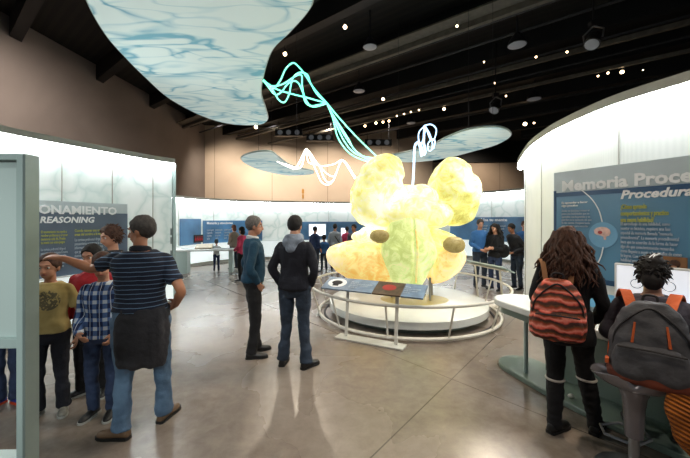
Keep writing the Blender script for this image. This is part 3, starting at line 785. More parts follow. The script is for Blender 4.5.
bod = 'La corteza prefrontal dirige el\npensamiento y compara la nueva\ninformacion con los recuerdos\nque ya tenemos guardados en la\nmemoria para elegir una buena\nrespuesta entre las posibles'
sA = arclen_of_px(lnl, offl, 39); sA2 = arclen_of_px(lnl, offl, 66); sB1 = arclen_of_px(lnl, offl, 73); sB2 = arclen_of_px(lnl, offl, 103)
fit_text('yellow_paragraph', es1, sA-sA2, .20, 'yellow_text', bend_fn(sA, 1.33), gp, .01)
fit_text('yellow_paragraph', es2, sB1-sB2, .10, 'yellow_text', bend_fn(sB1, 1.44), gp, .01)
fit_text('pale_paragraph', bod, sA-sA2, .30, 'pale_text', bend_fn(sA, .98), gp, .01)
fit_text('pale_paragraph', bod, sB1-sB2, .36, 'pale_text', bend_fn(sB1, 1.04), gp, .01)
# far-left and back partitions
PF = [(5.0, 15.1), (3.0, 15.3), (1.0, 15.2), (-1.0, 14.9), (-2.6, 14.4), (-4.0, 13.7), (-5.1, 12.7), (-5.6, 11.5), (-5.7, 10.2), (-5.3, 8.8)]
rf, lnf, offf = partition('long curved glowing wall across the back of the hall behind the visitors', PF, 2.42, 1, .78, 9, capw=.12)
PB = [(8.3, 9.8), (7.5, 11.2), (6.75, 12.6), (5.75, 14.2), (4.3, 15.7)]
rb, lnb, offb = partition('glowing curved wall at the right back behind the couple', PB, 2.80, 1, .8, 4, capw=.12)
def far_panel(ln, off, pxa, pxb, za, zb, label, txt=None):
    sa = arclen_of_px(ln, off, pxb); sb_ = arclen_of_px(ln, off, pxa); g = empty('graphic_panel', (off.x, off.y, 0)); tag(g, label, 'sign panel')
    l_ = [along(ln, off, sa+(sb_-sa)*i/14, 1)[0] for i in range(15)]
    bb = MB(); bb.strip(l_, .02, .05, za, zb); build('blue_board', bb, M['far_blue'], g, ang=30)
    def fnm(s0, z):
        def fn(u, v, w):
            p, n_, d = along(ln, off, s0-u, 1); q_ = p+n_*(.055+w); return Vector((q_.x, q_.y, z+v))
        return fn
    if txt:
        s0, wdt, z, h = arclen_of_px(ln, off, txt[1]), None, zb-.17, .12
        s1 = arclen_of_px(ln, off, txt[2]); fit_text('headline_lettering', txt[0], s0-s1, h, 'white_text', fnm(s0, z), g, .02)
        for k in range(3):
            sx = arclen_of_px(ln, off, txt[1]+k*(txt[2]-txt[1])/3); wv = (s0-s1)/3*.8
            fit_text('pale_paragraph', 'La memoria guarda\nlo que aprendes\ny lo que vives\ncada dia', wv, .4, 'pale_text', fnm(sx, z-.55), g, .0)
    return g
far_panel(lnf, offf, 179, 200, .80, 1.72, 'blue panel on the far wall, furthest left, behind the white counter')
far_panel(lnf, offf, 202.5, 262, .80, 1.66, 'long blue text panel on the far wall behind the small child', ('Memoria y emociones', 206, 232))
far_panel(lnf, offf, 300, 372, .80, 1.60, 'blue panel on the far wall just left of the brain sculpture')
far_panel(lnb, offb, 450, 526, .80, 1.80, 'blue text panel on the right back wall behind the couple', ('Usa tu mente', 482, 508))
for (a, c, zb, zt, lb) in ((309, 325, .98, 1.48, 'bright white screen on the far wall beyond the dark-haired man'), (341, 347, .85, 1.3, 'small bright screen on the far wall beside the brain')):
    s0 = arclen_of_px(lnf, offf, (a+c)/2); p, n_, d = along(lnf, offf, s0, 1); p = p+offf+n_*.09
    w_ = (c-a)*p.y/F; r = empty('wall_screen', (p.x, p.y, 0), math.atan2(n_.y, n_.x)+PI/2); tag(r, lb, 'screen')
    bb = MB(); bb.box((0, 0, (zb+zt)/2), (w_+.06, .05, zt-zb+.06)); build('screen_frame', bb, M['white_lam'], r, smooth=False)
    bb = MB(); bb.box((0, -.028, (zb+zt)/2), (w_, .01, zt-zb)); build('display', bb, M['screen'], r, smooth=False)
# picture of seated people in red on the far-left panel
s0 = arclen_of_px(lnf, offf, 197); p, n_, d = along(lnf, offf, s0, 1); p = p+offf+n_*.07
r = empty('photo_poster', (p.x, p.y, .88), math.atan2(n_.y, n_.x)+PI/2); tag(r, 'small dark red photograph on the far-left blue panel', 'poster')
bb = MB(); bb.box((0, 0, .12), (.42, .02, .28)); build('photo_board', bb, M['pack_dark'], r, smooth=False)
bb = MB()
for k in range(4): bb.ell((-.15+.1*k, -.015, .09), (.035, .01, .06), 10, 6); bb.ell((-.15+.1*k, -.015, .18), (.02, .01, .025), 8, 6)
build('red_figures', bb, M['red_cloth'], r)
# right curved wall
PR = [(3.98, 7.3), (3.70, 6.8), (3.34, 5.95), (3.05, 5.2), (2.89, 4.6), (2.81, 4.1), (2.81, 3.4), (2.96, 2.9), (3.2, 2.4), (3.6, 1.8), (4.1, 1.3)]
rr_, lnr, offr = partition('tall curved glowing wall on the right behind the memory panel', PR, 2.84, -1, .1, 4, bottom=False, capw=.13, fab='fabric_plain')

# ------------------------------------------------------------------ memory panel on the right
p0 = V2(2.31, 3.65); D = V2(.418, -.908).normalized()
mp_ = empty('graphic_panel', (0, 0, 0)); tag(mp_, 'large blue text panel about memory standing at the right-hand curved wall', 'sign panel')
def pbox(nm, u0, u1, z0, z1, o0, o1, m, ri=None):
    nrm = V2(D.y, -D.x); bb = MB(); rings = []
    for u in (u0, u1):
        a = p0+D*u+nrm*o0; c = p0+D*u+nrm*o1; rings.append([Vector((a.x, a.y, z0)), Vector((c.x, c.y, z0)), Vector((c.x, c.y, z1)), Vector((a.x, a.y, z1))])
    bb.loft(rings); return build(nm, bb, M[m], mp_ if ri is None else ri, smooth=False)
nrm = V2(D.y, -D.x)
def u_of_px(px):
    t = (px-CX)/F; return (t*p0.y-p0.x)/(D.x-t*D.y)
def z_at(px, py): u = u_of_px(px); return EYE+(HY-py)*(p0.y+D.y*u)/F
pbox('blue_board', 0, 2.0, 1.05, 1.975, -.03, 0, 'blue_panel'); pbox('pale_header', 0, 2.0, 1.975, 2.2, -.03, 0, 'pale_panel')
pbox('blue_bar', 0, 2.0, 1.93, 1.975, 0, .004, 'blue_bar'); pbox('blue_bar', .0, .028, 1.05, 2.0, 0, .004, 'blue_bar'); pbox('blue_bar', 0, 2.0, 1.05, 1.10, 0, .004, 'blue_bar')
for u in (.02, 1.9):
    for z in (.0, .9):
        bb = MB(); q_ = p0+D*u-nrm*.03; bb.cyl((q_.x, q_.y, 1.1+z), (q_.x-nrm.x*.35, q_.y-nrm.y*.35, 1.1+z), .012, n=8); build('standoff', bb, M['metal'], mp_)
pf = lambda u, z, o=.004: plane_fn((p0.x, p0.y), D, o, z)
def mtext(nm, body, pxa, pxb, za, h, m, bold=.03, shear=0, par=None):
    ua = u_of_px(pxa); ub = u_of_px(pxb)
    f0 = plane_fn((p0+D*ua), D, .006, za); return fit_text(nm, body, ub-ua, h, m, f0, mp_, bold, shear)
uM = u_of_px(562.5); uE = u_of_px(686)
f0 = plane_fn(p0+D*uM, D, .006, 1.985); fit_text('headline_lettering', 'Memoria Procedimental', (uE-uM)*1.62, .115, 'white_text', f0, mp_, .035, .0)
uS = u_of_px(621); f0 = plane_fn(p0+D*uS, D, .006, 1.85); fit_text('subtitle_lettering', 'Procedural Memory', (u_of_px(690)-uS)*2.05, .105, 'white_text', f0, mp_, .03, .25)
mtext('small_heading', 'Es aprender a hacer\nalgo practico', 562, 588, 1.815, .06, 'white_text', .02)
mtext('pale_paragraph', 'Andar en bicicleta o tocar el\npiano son habilidades que se\naprenden con la practica y se\nguardan en la memoria sin que\nte des cuenta. Despues basta\ncon empezar para recordar', 562, 592, 1.60, .19, 'pale_text', .005)
mtext('pale_paragraph', 'El cuerpo\nestriado y\nel cerebelo\nguian cada\nmovimiento', 577, 587, 1.38, .15, 'pale_text', .005)
mtext('yellow_paragraph', '¿Cómo aprendo\ncomportamientos y practico\nuna nueva habilidad?', 621, 669, 1.66, .165, 'yellow_text', .02)
mtext('body_paragraph', 'El aprendizaje de una habilidad, como\nmontar en bicicleta, requiere una fase\nespecial de memoria llamada "memoria\nprocedimental". La memoria procedimental\nhace que te acuerdes de la forma de hacer\nalgo sin que conscientemente recuerdes\ncomo llegaste a seguir a los detalles de como\nlo logras. Con suficiente practica, esta\nhabilidad pasa a ser fluida y la memoria\nprocedimental trabaja algo que solo\nhace cuando pasas muchas actividades\ncotidianas, de forma que los pensamientos\nrecientes.', 621, 682, 1.13, .53, 'pale_text', .012)
# round brain picture and its white arcs
uc = u_of_px(603); zc = z_at(603, 235)
def disc(nm, u, z, r0, r1, o0, o1, m, n=40, outline=None):
    bb = MB(); rings = []
    for o_ in (o0, o1):
        rings.append([Vector(((p0+D*(u+a)+nrm*o_).x, (p0+D*(u+a)+nrm*o_).y, z+c)) for a, c in ([(r0*math.cos(2*PI*i/n), r1*math.sin(2*PI*i/n)) for i in range(n)] if outline is None else outline)])
    bb.loft(rings); return build(nm, bb, M[m], mp_, smooth=False)
disc('round_picture', uc, zc, .125, .125, 0, .006, 'circle_blue')
bo = [(-.07, .0), (-.075, .03), (-.05, .055), (-.01, .065), (.03, .06), (.06, .04), (.07, .01), (.055, -.02), (.03, -.028), (.03, -.06), (.012, -.06), (.008, -.03), (-.02, -.02), (-.05, -.015)]
disc('brain_picture', uc, zc+.015, 0, 0, .006, .010, 'pinkish', outline=bo)
disc('red_brain_spot', uc-.02, zc+.025, .02, .016, .010, .012, 'red_spot', 16)
def arc(pl):
    bb = MB(); vs = []
    pp = catmull([(u_of_px(a), z_at(a, b_), 0) for a, b_ in pl], 8); rings = []
    for k, q in enumerate(pp):
        t = (pp[min(k+1, len(pp)-1)]-pp[max(0, k-1)]).normalized(); n2 = Vector((-t.y, t.x, 0))*.0045
        rr2 = []
        for s_, o_ in ((1, .002), (1, .008), (-1, .008), (-1, .002)):
            w2 = q+n2*s_; g = p0+D*w2.x+nrm*o_; rr2.append(Vector((g.x, g.y, w2.y)))
        rings.append(rr2)
    bb.loft(rings); build('white_arc', bb, M['white_text'], mp_, smooth=False)
arc([(582, 190), (592, 199), (599, 210), (602.5, 222)]); arc([(603.5, 247), (601, 257), (595, 268), (588, 275)])
# lower band under the panel : pale rail and cyan strip
r = empty('back_shelf', (0, 0, 0)); tag(r, 'pale rail with a cyan blue strip under the memory panel', 'shelf')
pbox('pale_rail', .02, 2.0, .96, 1.045, -.10, -.02, 'white_lam', r); pbox('cyan_strip', .02, 2.0, .80, .955, -.08, -.05, 'cyan_strip', r); pbox('skirt_board', .02, 2.0, .03, .80, -.12, -.09, 'white_lam', r)
# portrait photo above the monitor
r = empty('portrait_photo', (0, 0, 0)); tag(r, 'small portrait photo of a dark-haired person fixed on the blue panel above the monitor', 'photo')
u1 = u_of_px(664); u2 = u_of_px(688); o = pbox('photo_card', u1, u2, 1.24, 1.375, .006, .02, 'photo_bg' if 'photo_bg' in M else 'tan_strap', r)
cu_ = (u1+u2)/2
for (nm, dz, ra, rb_, m, oo) in (('portrait_hair', .0, .038, .036, 'hair_brown', .022), ('portrait_face', -.006, .026, .032, 'skin', .025), ('portrait_clothes', -.055, .05, .022, 'red_cloth', .024)):
    bb = MB(); g = p0+D*cu_+nrm*oo; bb.ell((g.x, g.y, 1.318+dz), (ra, ra*.3, rb_), 14, 8, Matrix.Rotation(math.atan2(D.y, D.x), 3, 'Z')); build(nm, bb, M[m], r)
# ------------------------------------------------------------------ console in front of the memory panel
ctr = catmull([(1.98, 3.72, 0), (2.08, 3.35, 0), (2.22, 2.95, 0), (2.46, 2.5, 0), (2.78, 2.1, 0), (3.2, 1.75, 0)], 8)
def band(hw0, hw1, z0, z1, end=True, shrink=0):
    """outline of a rounded-end band around the centre line"""
    L_ = []; R_ = []
    for k, p in enumerate(ctr):
        t = (ctr[min(k+1, len(ctr)-1)]-ctr[max(0, k-1)]).normalized(); n_ = Vector((t.y, -t.x, 0)); L_.append(p+n_*hw1); R_.append(p-n_*hw0)
    t = (ctr[1]-ctr[0]).normalized(); n_ = Vector((t.y, -t.x, 0)); cap_ = []
    for i in range(1, 12):
        a = PI*i/12; cap_.append(ctr[0]-t*math.sin(a)*(hw0+hw1)/2*1.0+n_*((hw1-hw0)/2-math.cos(a)*(hw0+hw1)/2))
    out = list(reversed(L_))
    cap_.reverse(); out = out+cap_+R_
    return [(p.x, p.y) for p in out]
cons = empty('exhibit_console', (2.1, 3.2, 0)); tag(cons, 'curved white exhibit counter with a rounded end at the memory panel', 'counter')
def cprism(nm, hw0, hw1, z0, z1, m, bev=0):
    bb = MB(); bb.prism([(a-2.1, c-3.2) for a, c in band(hw0, hw1, z0, z1)], z0, z1); return build(nm, bb, M[m], cons, ang=30, bevel=bev)
cprism('countertop', .30, .27, .715, .785, 'white_lam', .012); cprism('under_rim', .12, .22, .64, .715, 'green_base')
cprism('floor_base', .28, .22, 0, .055, 'green_base', .01)
for (a, c) in ((1.93, 3.52), (2.62, 2.25)):
    bb = MB(); bb.cyl((a-2.1, c-3.2, .05), (a-2.1, c-3.2, .66), .022, n=12); build('support_pole', bb, M['frame_green'], cons)
bb = MB()
for k in range(3, len(ctr)-2):
    pass
l2 = [V2(p.x-2.1, p.y-3.2) for p in ctr[4:]]
bb.strip(l2, .15, .18, .055, .66); build('modesty_panel', bb, M['green_base'], cons, ang=30)
# small white plug on the base
bb = MB(); bb.ell((0, 0, .02), (.03, .02, .02), 10, 6); o = build('floor_socket', bb, M['white_lam'], loc=G(571, 398, .06)); tag(o, 'tiny white socket cover on the green console base', 'socket')
# monitor and keyboard
mon = empty('monitor', (2.51, 2.63, .785), math.atan2(-.37, .25)); tag(mon, 'white framed monitor on the counter in front of the seated woman', 'monitor')
bb = MB(); bb.box((0, 0, .355), (.58, .035, .34)); build('bezel', bb, M['white_lam'], mon, smooth=False, bevel=.008)
bb = MB(); bb.box((.0, -.020, .355), (.54, .006, .30)); build('display', bb, mat('screen_pale', 'dfe3ea', .4, emit='dfe3ea', es=.6, var=.02), mon, smooth=False)
bb = MB(); bb.cyl((0, .01, 0), (0, .01, .22), .03, n=10); bb.cyl((0, 0, 0), (0, 0, .012), .11, n=20); build('stand', bb, M['metal'], mon)
ts = empty('touch_screen', (2.62, 2.36, .785), math.atan2(-.37, .30)); tag(ts, 'tilted glowing blue touch screen on the counter beside the seated woman', 'screen')
bb = MB(); bb.box((0, 0, .20), (.44, .20, .03), rot=Matrix.Rotation(R(40), 3, 'X')); build('housing', bb, M['white_lam'], ts, smooth=False, bevel=.006)
bb = MB(); bb.box((0, -.012, .215), (.40, .17, .006), rot=Matrix.Rotation(R(40), 3, 'X')); build('display', bb, M['bluescreen'], ts, smooth=False)
bb = MB(); bb.box((0, .03, .10), (.12, .06, .20)); build('foot', bb, M['metal'], ts, smooth=False)
# stool
st = empty('bar_stool', (1.90, 2.17, 0)); tag(st, 'silver moulded stool with a tapered column under the seated woman', 'stool')
bb = MB(); rings = []
for i in range(15):
    v = -1+2*i/14; row_t = []; 
    w_ = .235*math.sqrt(max(0.02, 1-abs(v)**3.0))
    yy = v*.19
    zc_ = .60+.055*(max(0, -v)**2)
    rings.append([Vector((w_*u, yy, zc_+.05*abs(u)**2.4-(.0 if top_ else .03*(1-abs(u)**3)+.006))) for top_, us in ((1, [-1, -.75, -.5, -.25, 0, .25, .5, .75, 1]), (0, [1, .75, .5, .25, 0, -.25, -.5, -.75, -1])) for u in us])
bb.loft(rings); so = build('seat', bb, M['silver_plastic'], st, ang=60); so.rotation_euler = (0, 0, R(-40)); so.modifiers.new('s', 'SUBSURF').render_levels = 1
bb = MB(); bb.tube([(0, 0, .60), (0, 0, .52), (0, 0, .44), (0, 0, .26), (0, 0, .25)], [.10, .068, .058, .050, .034], 24); build('column_sleeve', bb, M['silver_plastic'], st)
bb = MB(); bb.cyl((0, 0, .02), (0, 0, .26), .03, n=16); build('gas_lift', bb, M['metal'], st)
bb = MB(); bb.tube([(0, 0, 0), (0, 0, .012), (0, 0, .03), (0, 0, .045)], [.21, .21, .15, .04], 28); build('round_base', bb, M['metal'], st)
bb = MB(); bb.tube([(.03, 0, .2), (.16, .05, .2), (.2, .15, .2), (.1, .24, .2), (-.05, .22, .2), (-.1, .12, .2), (-.02, .02, .2)], .010, 8); build('footrest', bb, M['metal'], st)
# second stool base seen at the lower edge
st2 = empty('bar_stool', (2.28, 1.62, 0), R(30)); tag(st2, 'empty silver stool beyond the seated woman, mostly out of frame', 'stool')
for ch in list(st.children): copy_tree(ch, st2)
# ------------------------------------------------------------------ brain sculpture on its round stage
CB = Vector((1.13, 6.1, 0))
stage = empty('round_stage', CB); tag(stage, 'round white low stage under the glowing brain sculpture', 'stage')
bb = MB(); bb.tube([(0, 0, .10), (0, 0, .11), (0, 0, .22), (0, 0, .232)], [1.38, 1.41, 1.41, 1.385], 96); build('white_deck', bb, M['white_lam'], stage)
bb = MB(); bb.cyl((0, 0, 0), (0, 0, .10), 1.22, n=72); build('recessed_plinth', bb, M['frame_side'], stage)
bb = MB(); bb.tube([(1.50*math.cos(2*PI*i/72), 1.50*math.sin(2*PI*i/72), .012) for i in range(72)], .02, 6, closed=True); build('floor_channel', bb, M['pipe'], stage)
rail = empty('guard_rail', CB); tag(rail, 'round white tube guard rail around the brain stage', 'railing')
def torus(r0, z, t_, nm): bb = MB(); bb.tube([(r0*math.cos(2*PI*i/96), r0*math.sin(2*PI*i/96), z) for i in range(96)], t_, 10, closed=True); build(nm, bb, M['white_metal'], rail)
torus(1.75, .53, .021, 'top_tube'); torus(1.60, .05, .026, 'bottom_tube')
for k in range(12):
    a = 2*PI*(k+.35)/12; ca, sa = math.cos(a), math.sin(a)
    bb = MB(); bb.tube([(1.60*ca, 1.60*sa, .05), (1.75*ca, 1.75*sa, .53)], [.014, .014], 8); build('rail_post', bb, M['white_metal'], rail)
# reading sign at the front
def reading_sign(name, a0, z, length, label, segs, r0=1.66, tiltv=.16):
    c = CB+Vector((r0*math.cos(a0), r0*math.sin(a0), 0)); rz = a0-PI/2+PI
    r = empty(name, c, a0+PI/2); tag(r, label, 'sign')      # local +X along the rail, +Y into the stage
    u = -length/2
    slope = Vector((0, .24, .10)).normalized()
    for (w_, m, nm) in segs:
        bb = MB(); q_ = Matrix.Rotation(math.atan2(slope.z, slope.y), 3, 'X'); bb.box((u+w_/2, .0, z), (w_-.006, .30, .022), rot=q_); build(nm, bb, M[m], r, smooth=False); u += w_
    bb = MB(); bb.box((0, .02, z-.028), (length, .04, .02)); build('under_bar', bb, M['white_metal'], r, smooth=False)
    for s_ in (-.37, .37):
        bb = MB(); bb.box((s_*1.0, -.04, z/2-.02), (.045, .014, z-.03), rot=Matrix.Rotation(R(-6), 3, 'X')); build('leg', bb, M['white_metal'], r, smooth=False)
    bb = MB(); bb.box((0, -.09, .012), (1.0, .20, .02)); build('foot_plate', bb, M['white_metal'], r, smooth=False, bevel=.004)
    return r
a_f = math.atan2(4.72-6.1, .43-1.13)
rs = reading_sign('reading_sign', a_f, .74, 1.5, 'long tilted reading sign with four picture panels in front of the brain', [(.38, 'sign_slate', 'picture_panel'), (.42, 'sign_slate', 'text_panel'), (.40, 'sign_brown', 'brown_picture_panel'), (.30, 'sign_slate', 'text_panel')])
q_ = Matrix.Rotation(math.atan2(.10, .24), 3, 'X')
bb = MB(); bb.ell((-.55, 0, .755), (.15, .11, .004), 24, 4, q_); build('white_round_picture', bb, M['white_text'], rs)
bb = MB(); bb.ell((-.55, 0, .760), (.085, .055, .004), 20, 4, q_); bb.box((-.55, -.05, .74), (.09, .05, .006), rot=q_); build('dark_cup_picture', bb, M['pack_dark'], rs)
bb = MB(); bb.ell((.25, .01, .757), (.10, .07, .004), 20, 4, q_); build('red_brain_picture', bb, M['red_spot'], rs)
bb = MB(); bb.ell((.25, .02, .760), (.06, .03, .004), 20, 4, q_); build('orange_brain_picture', bb, M['orange_fabric'], rs)
for (x0, ww) in ((-.33, .34), (.47, .22)):
    f_ = lambda u, v, w, x0=x0: Vector((x0+u, -.10+v*.923, .715+.012+v*.385+w))
    fit_text('sign_lettering', 'Memoria\nEl hipocampo y la amigdala\nguardan los recuerdos\nde cada dia', ww, .16, 'pale_text', f_, rs, .01, extr=.001)
reading_sign('reading_sign', R(14), .78, 1.2, 'reading sign at the right side of the rail, by the blue-sweater man', [(.6, 'frame_green', 'text_panel'), (.6, 'frame_green', 'text_panel')], r0=1.72)
# the brain
br = empty('brain_sculpture', (CB.x+.09, CB.y-.05, .232)); tag(br, 'giant glowing yellow and green brain sculpture on the round stage', 'sculpture')
O_ = br.location
def zz(zx, zy, d=6.0):   # photo point to a point relative to the sculpture's foot
    w = P(325+zx/3.16, 145+zy/3.16, d); return w-O_
def lumps(amp, f, seed=0, groove=0):
    def fn(c, n):
        k = noise.noise(c*f+Vector((seed, 0, 0)))+.4*noise.noise(c*f*2.4+Vector((0, seed, 0)))
        return c+n*amp*k
    return fn
def blob(nm, items, m, amp=.03, f=3.0, vox=.035, sm=6, seed=0):
    mb = MB()
    for it in items:
        c, r_, ry_ = it[0], it[1], it[2]; rot_ = Matrix.Rotation(R(it[3]), 3, 'Y') if len(it) > 3 else None
        mb.ell(c, (r_[0], ry_, r_[1]), 24, 16, rot_)
    return remesh(nm, mb, vox, M[m], br, sm, lumps(amp, f, seed))
U = 6.0/F/3.16   # metres per crop pixel at 6 m
blob('upper_lobe', [(zz(178, 118), (72*U, 86*U), .45, -6), (zz(150, 165), (68*U, 96*U), .48, 8), (zz(175, 215), (72*U, 60*U), .42, 0), (zz(205, 95), (48*U, 60*U), .36, 0)], 'lobe_pale', .06, 3.2, seed=1)
blob('upper_lobe', [(zz(398, 115), (66*U, 78*U), .45, 28), (zz(425, 155), (60*U, 84*U), .46, 12), (zz(405, 195), (70*U, 60*U), .42, 0), (zz(350, 200), (40*U, 50*U), .34, 30)], 'lobe', .06, 3.2, seed=5)
blob('middle_body', [(zz(272, 205, 5.95), (92*U, 58*U), .44), (zz(228, 218, 5.95), (62*U, 48*U), .42), (zz(338, 222, 5.95), (80*U, 42*U), .42, -8), (zz(255, 165, 6.05), (44*U, 44*U), .34), (zz(310, 170, 6.0), (52*U, 44*U), .36, 30)], 'lobe_pale', .03, 3.5, seed=9)
# green stem: profile rings
mb = MB(); prof = [(222, 44), (248, 58), (275, 70), (300, 80), (325, 87), (350, 88), (375, 80), (400, 66), (425, 52), (444, 42)]
rings = []
fp_ = catmull([(a_, b_, 0) for a_, b_ in prof], 5)
for zy_, hw in [(q[0], q[1]) for q in fp_]: rings.append(ring(zz(262, zy_, 5.72), Vector((1, 0, 0)), Vector((0, 1, 0)), hw*U*.96, hw*U*.62, 28, 2.4))
mb.loft(rings)
def stemfn(c, n):
    x_ = c.x-zz(272, 300, 5.72).x; g = -.035*math.exp(-(x_/.022)**2) if n.y < 0 else 0
    return c+n*(g+.02*noise.noise(c*5))
remesh('green_stem', mb, .022, M['stem_green'], br, 3, stemfn)
mb = MB(); mb.tube([zz(274, 265, 5.72)+Vector((0, -.34, 0)), zz(274, 330, 5.72)+Vector((0, -.49, 0)), zz(276, 425, 5.72)+Vector((0, -.29, 0))], [.012, .014, .010], 8); build('stem_ridge', mb, M['lobe_orange'], br)
def wedge(nm, prof, d, ry, m, seed):
    """lower lobe: outline in the photo plane with real rounded depth"""
    mb = MB(); rings = []
    for (x_, top, bot) in prof:
        c = zz(x_, (top+bot)/2, d); h = abs(bot-top)/2*U*d/6.0
        k = ry*min(1, (h/(58*U))**.6)
        rings.append(ring(c, Vector((0, 1, 0)), Vector((0, 0, 1)), k, h, 24, 2.2))
    mb.loft(rings); return remesh(nm, mb, .03, M[m], br, 4, lumps(.02, 3.2, seed))
wedge('lower_lobe', [(6, 335, 352), (14, 322, 372), (35, 312, 398), (70, 303, 418), (110, 297, 430), (150, 292, 436), (190, 290, 436), (225, 300, 434)], 6.1, .5, 'lobe_orange', 3)
wedge('lower_lobe', [(330, 300, 436), (355, 292, 434), (380, 294, 424), (405, 300, 404), (425, 316, 378), (437, 330, 352)], 6.1, .5, 'lobe_orange', 8)
mb = MB()
mb.tube([zz(235, 300, 5.8), zz(170, 290, 5.75), zz(148, 286, 5.62)], [.13, .13, .11], 16); mb.ell(zz(120, 290, 5.9), (.22, .16, .11), 14, 9); mb.ell(zz(128, 272, 5.9), (.10, .12, .08), 12, 8)
remesh('side_tube', mb, .022, M['lobe_pale'], br, 4, lumps(.015, 5, 2))
mb = MB(); mb.ell(zz(173, 288, 5.58), (30*U, .07, 21*U), 18, 10); remesh('cut_end', mb, .018, M['cut_brown'], br, 2, lumps(.01, 9, 1))
mb = MB(); mb.tube([zz(330, 275, 5.8), zz(372, 292, 5.72), zz(402, 310, 5.62)], [.10, .13, .14], 16); remesh('side_tube', mb, .022, M['lobe_pale'], br, 4, lumps(.012, 5, 7))
mb = MB(); mb.ell(zz(408, 315, 5.54), (34*U, .08, 25*U), 18, 10, Matrix.Rotation(R(6), 3, 'Y')); remesh('cut_end', mb, .018, M['cut_brown'], br, 2, lumps(.01, 9, 4))
for (xa, ya_) in ((.30, -.15), (-.35, .1), (.45, .3)):
    mb = MB(); mb.cyl((xa, ya_, 0), (xa, ya_, .42), .022, n=10); build('support_rod', mb, M['metal'], br)
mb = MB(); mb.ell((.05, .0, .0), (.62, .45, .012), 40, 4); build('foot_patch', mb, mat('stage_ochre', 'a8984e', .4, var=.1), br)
# ------------------------------------------------------------------ hanging petals
def petal(label, px, Zp, close=True):
    pts_ = []
    for a, c in px: d = (Zp-EYE)*F/(HY-c); pts_.append(((a-CX)*d/F, d, 0))
    pts_ = catmull(pts_, 6, closed=True); cx_ = sum(p.x for p in pts_)/len(pts_); cy_ = sum(p.y for p in pts_)/len(pts_)
    ol = [(p.x-cx_, p.y-cy_) for p in pts_]; ar = sum(ol[i][0]*ol[(i+1) % len(ol)][1]-ol[(i+1) % len(ol)][0]*ol[i][1] for i in range(len(ol)))
    if ar < 0: ol.reverse()
    r = empty('hanging_petal', (cx_, cy_, Zp)); tag(r, label, 'hanging panel')
    bb = MB(); bb.prism(ol, 0, .05); build('printed_disc', bb, M['petal'], r, smooth=False)
    bb = MB(); bb.tube([(a, c, .025) for a, c in ol], .022, 6, closed=True); build('edge_tube', bb, M['frame_green'], r)
    n = len(ol)
    for k in (int(n*.12), int(n*.45), int(n*.8)):
        a, c = ol[k]; a *= .93; c *= .93; bb = MB(); bb.cyl((a, c, .04), (a, c, 8.1-Zp), .006, n=5); build('hanging_wire', bb, M['pipe'], r)
    return r
petal('huge pale petal panel with teal veins hanging at the upper left', [(87, 0), (106, 35), (125, 57), (146, 78), (170, 99), (202, 116), (230, 124), (257, 125), (267, 120.5), (266, 111), (261, 95), (262.6, 78), (271, 52), (289, 33), (306, 14), (312, 0), (306, -30), (280, -70), (200, -100), (120, -80), (84, -40)], 4.2)
petal('small pale petal panel hanging over the far wall, left of the brain', [(241.5, 158), (254, 153), (270, 152.2), (278, 157), (288, 164.5), (300, 168.5), (313, 171.5), (310, 174.5), (287, 175.4), (263, 170.8), (247, 164.5)], 3.4)
petal('long pale petal panel hanging behind and right of the brain', [(510.6, 133.8), (502, 128.4), (485, 128), (463, 131.7), (445, 139), (428, 147), (402, 153.5), (386, 157), (402, 162), (424, 161.5), (452, 157), (476, 150.7), (493.5, 146), (507, 139.3)], 3.6)
# ------------------------------------------------------------------ neon cables
def cable(pl, org, sc_, d0, d1, m, label, group, rad=.022, jit=0):
    pp = []
    for k, q in enumerate(pl):
        t = k/(len(pl)-1); pp.append(P(org[0]+q[0]/sc_, org[1]+q[1]/sc_, d0+(d1-d0)*t))
    pp = catmull(pp, 6); o0 = pp[0]
    bb = MB(); bb.tube([p-o0 for p in pp], rad, 7); o = build('neon_cable', bb, M[m], loc=o0, ang=80); tag(o, label, 'neon cable', group); return o
g = 'teal neon cables'; lb = 'thin teal glowing cable looping from the big petal to the brain'
o240 = (240, 40); s3 = 3.056
for pl in ([(70, 124), (100, 148), (122, 125), (140, 88), (163, 70), (185, 88), (200, 108), (228, 150), (265, 192)],
           [(72, 124), (112, 150), (160, 165), (205, 176), (240, 186), (265, 192)],
           [(72, 126), (98, 150), (118, 182), (136, 190), (150, 165), (160, 120), (180, 100), (205, 105), (215, 130), (235, 165), (265, 192)],
           [(72, 122), (95, 140), (130, 135), (170, 110), (188, 108), (190, 140), (198, 175), (215, 200), (240, 198), (265, 192)],
           [(75, 128), (105, 165), (125, 160), (150, 130), (175, 128), (192, 160), (200, 190), (225, 204), (265, 194)],
           [(265, 192), (305, 240), (360, 300), (420, 358)],
           [(265, 192), (284, 240), (300, 300), (340, 350), (400, 374), (425, 378)],
           [(265, 192), (290, 250), (318, 308), (350, 345), (405, 366), (430, 370)],
           [(265, 192), (295, 250), (335, 315), (370, 352), (415, 362)],
           [(265, 192), (282, 225), (330, 300), (350, 335), (395, 368), (420, 372)]):
    cable(pl, o240, s3, 5.95, 5.95, 'neon_teal', lb, g, .0135)
g = 'cream neon cables'; lb = 'cream white glowing cable from the small left petal to the brain'
for pl in ([(160, 222), (205, 240), (235, 255), (260, 222), (286, 170), (305, 205), (340, 240), (400, 235), (442, 216), (470, 255), (495, 295)],
           [(160, 224), (212, 238), (248, 252), (268, 240), (288, 172), (330, 225), (372, 272), (405, 285), (425, 245), (442, 216), (495, 292)],
           [(210, 236), (235, 250), (255, 225), (284, 168), (300, 200), (330, 265), (350, 308), (375, 322), (402, 305), (442, 218), (497, 290)],
           [(165, 225), (220, 250), (262, 245), (285, 172), (295, 225), (340, 240), (360, 290), (380, 312), (400, 305)],):
    cable(pl, (240, 110), 4.3125, 8.8, 6.1, 'neon_white', lb, g, .013)
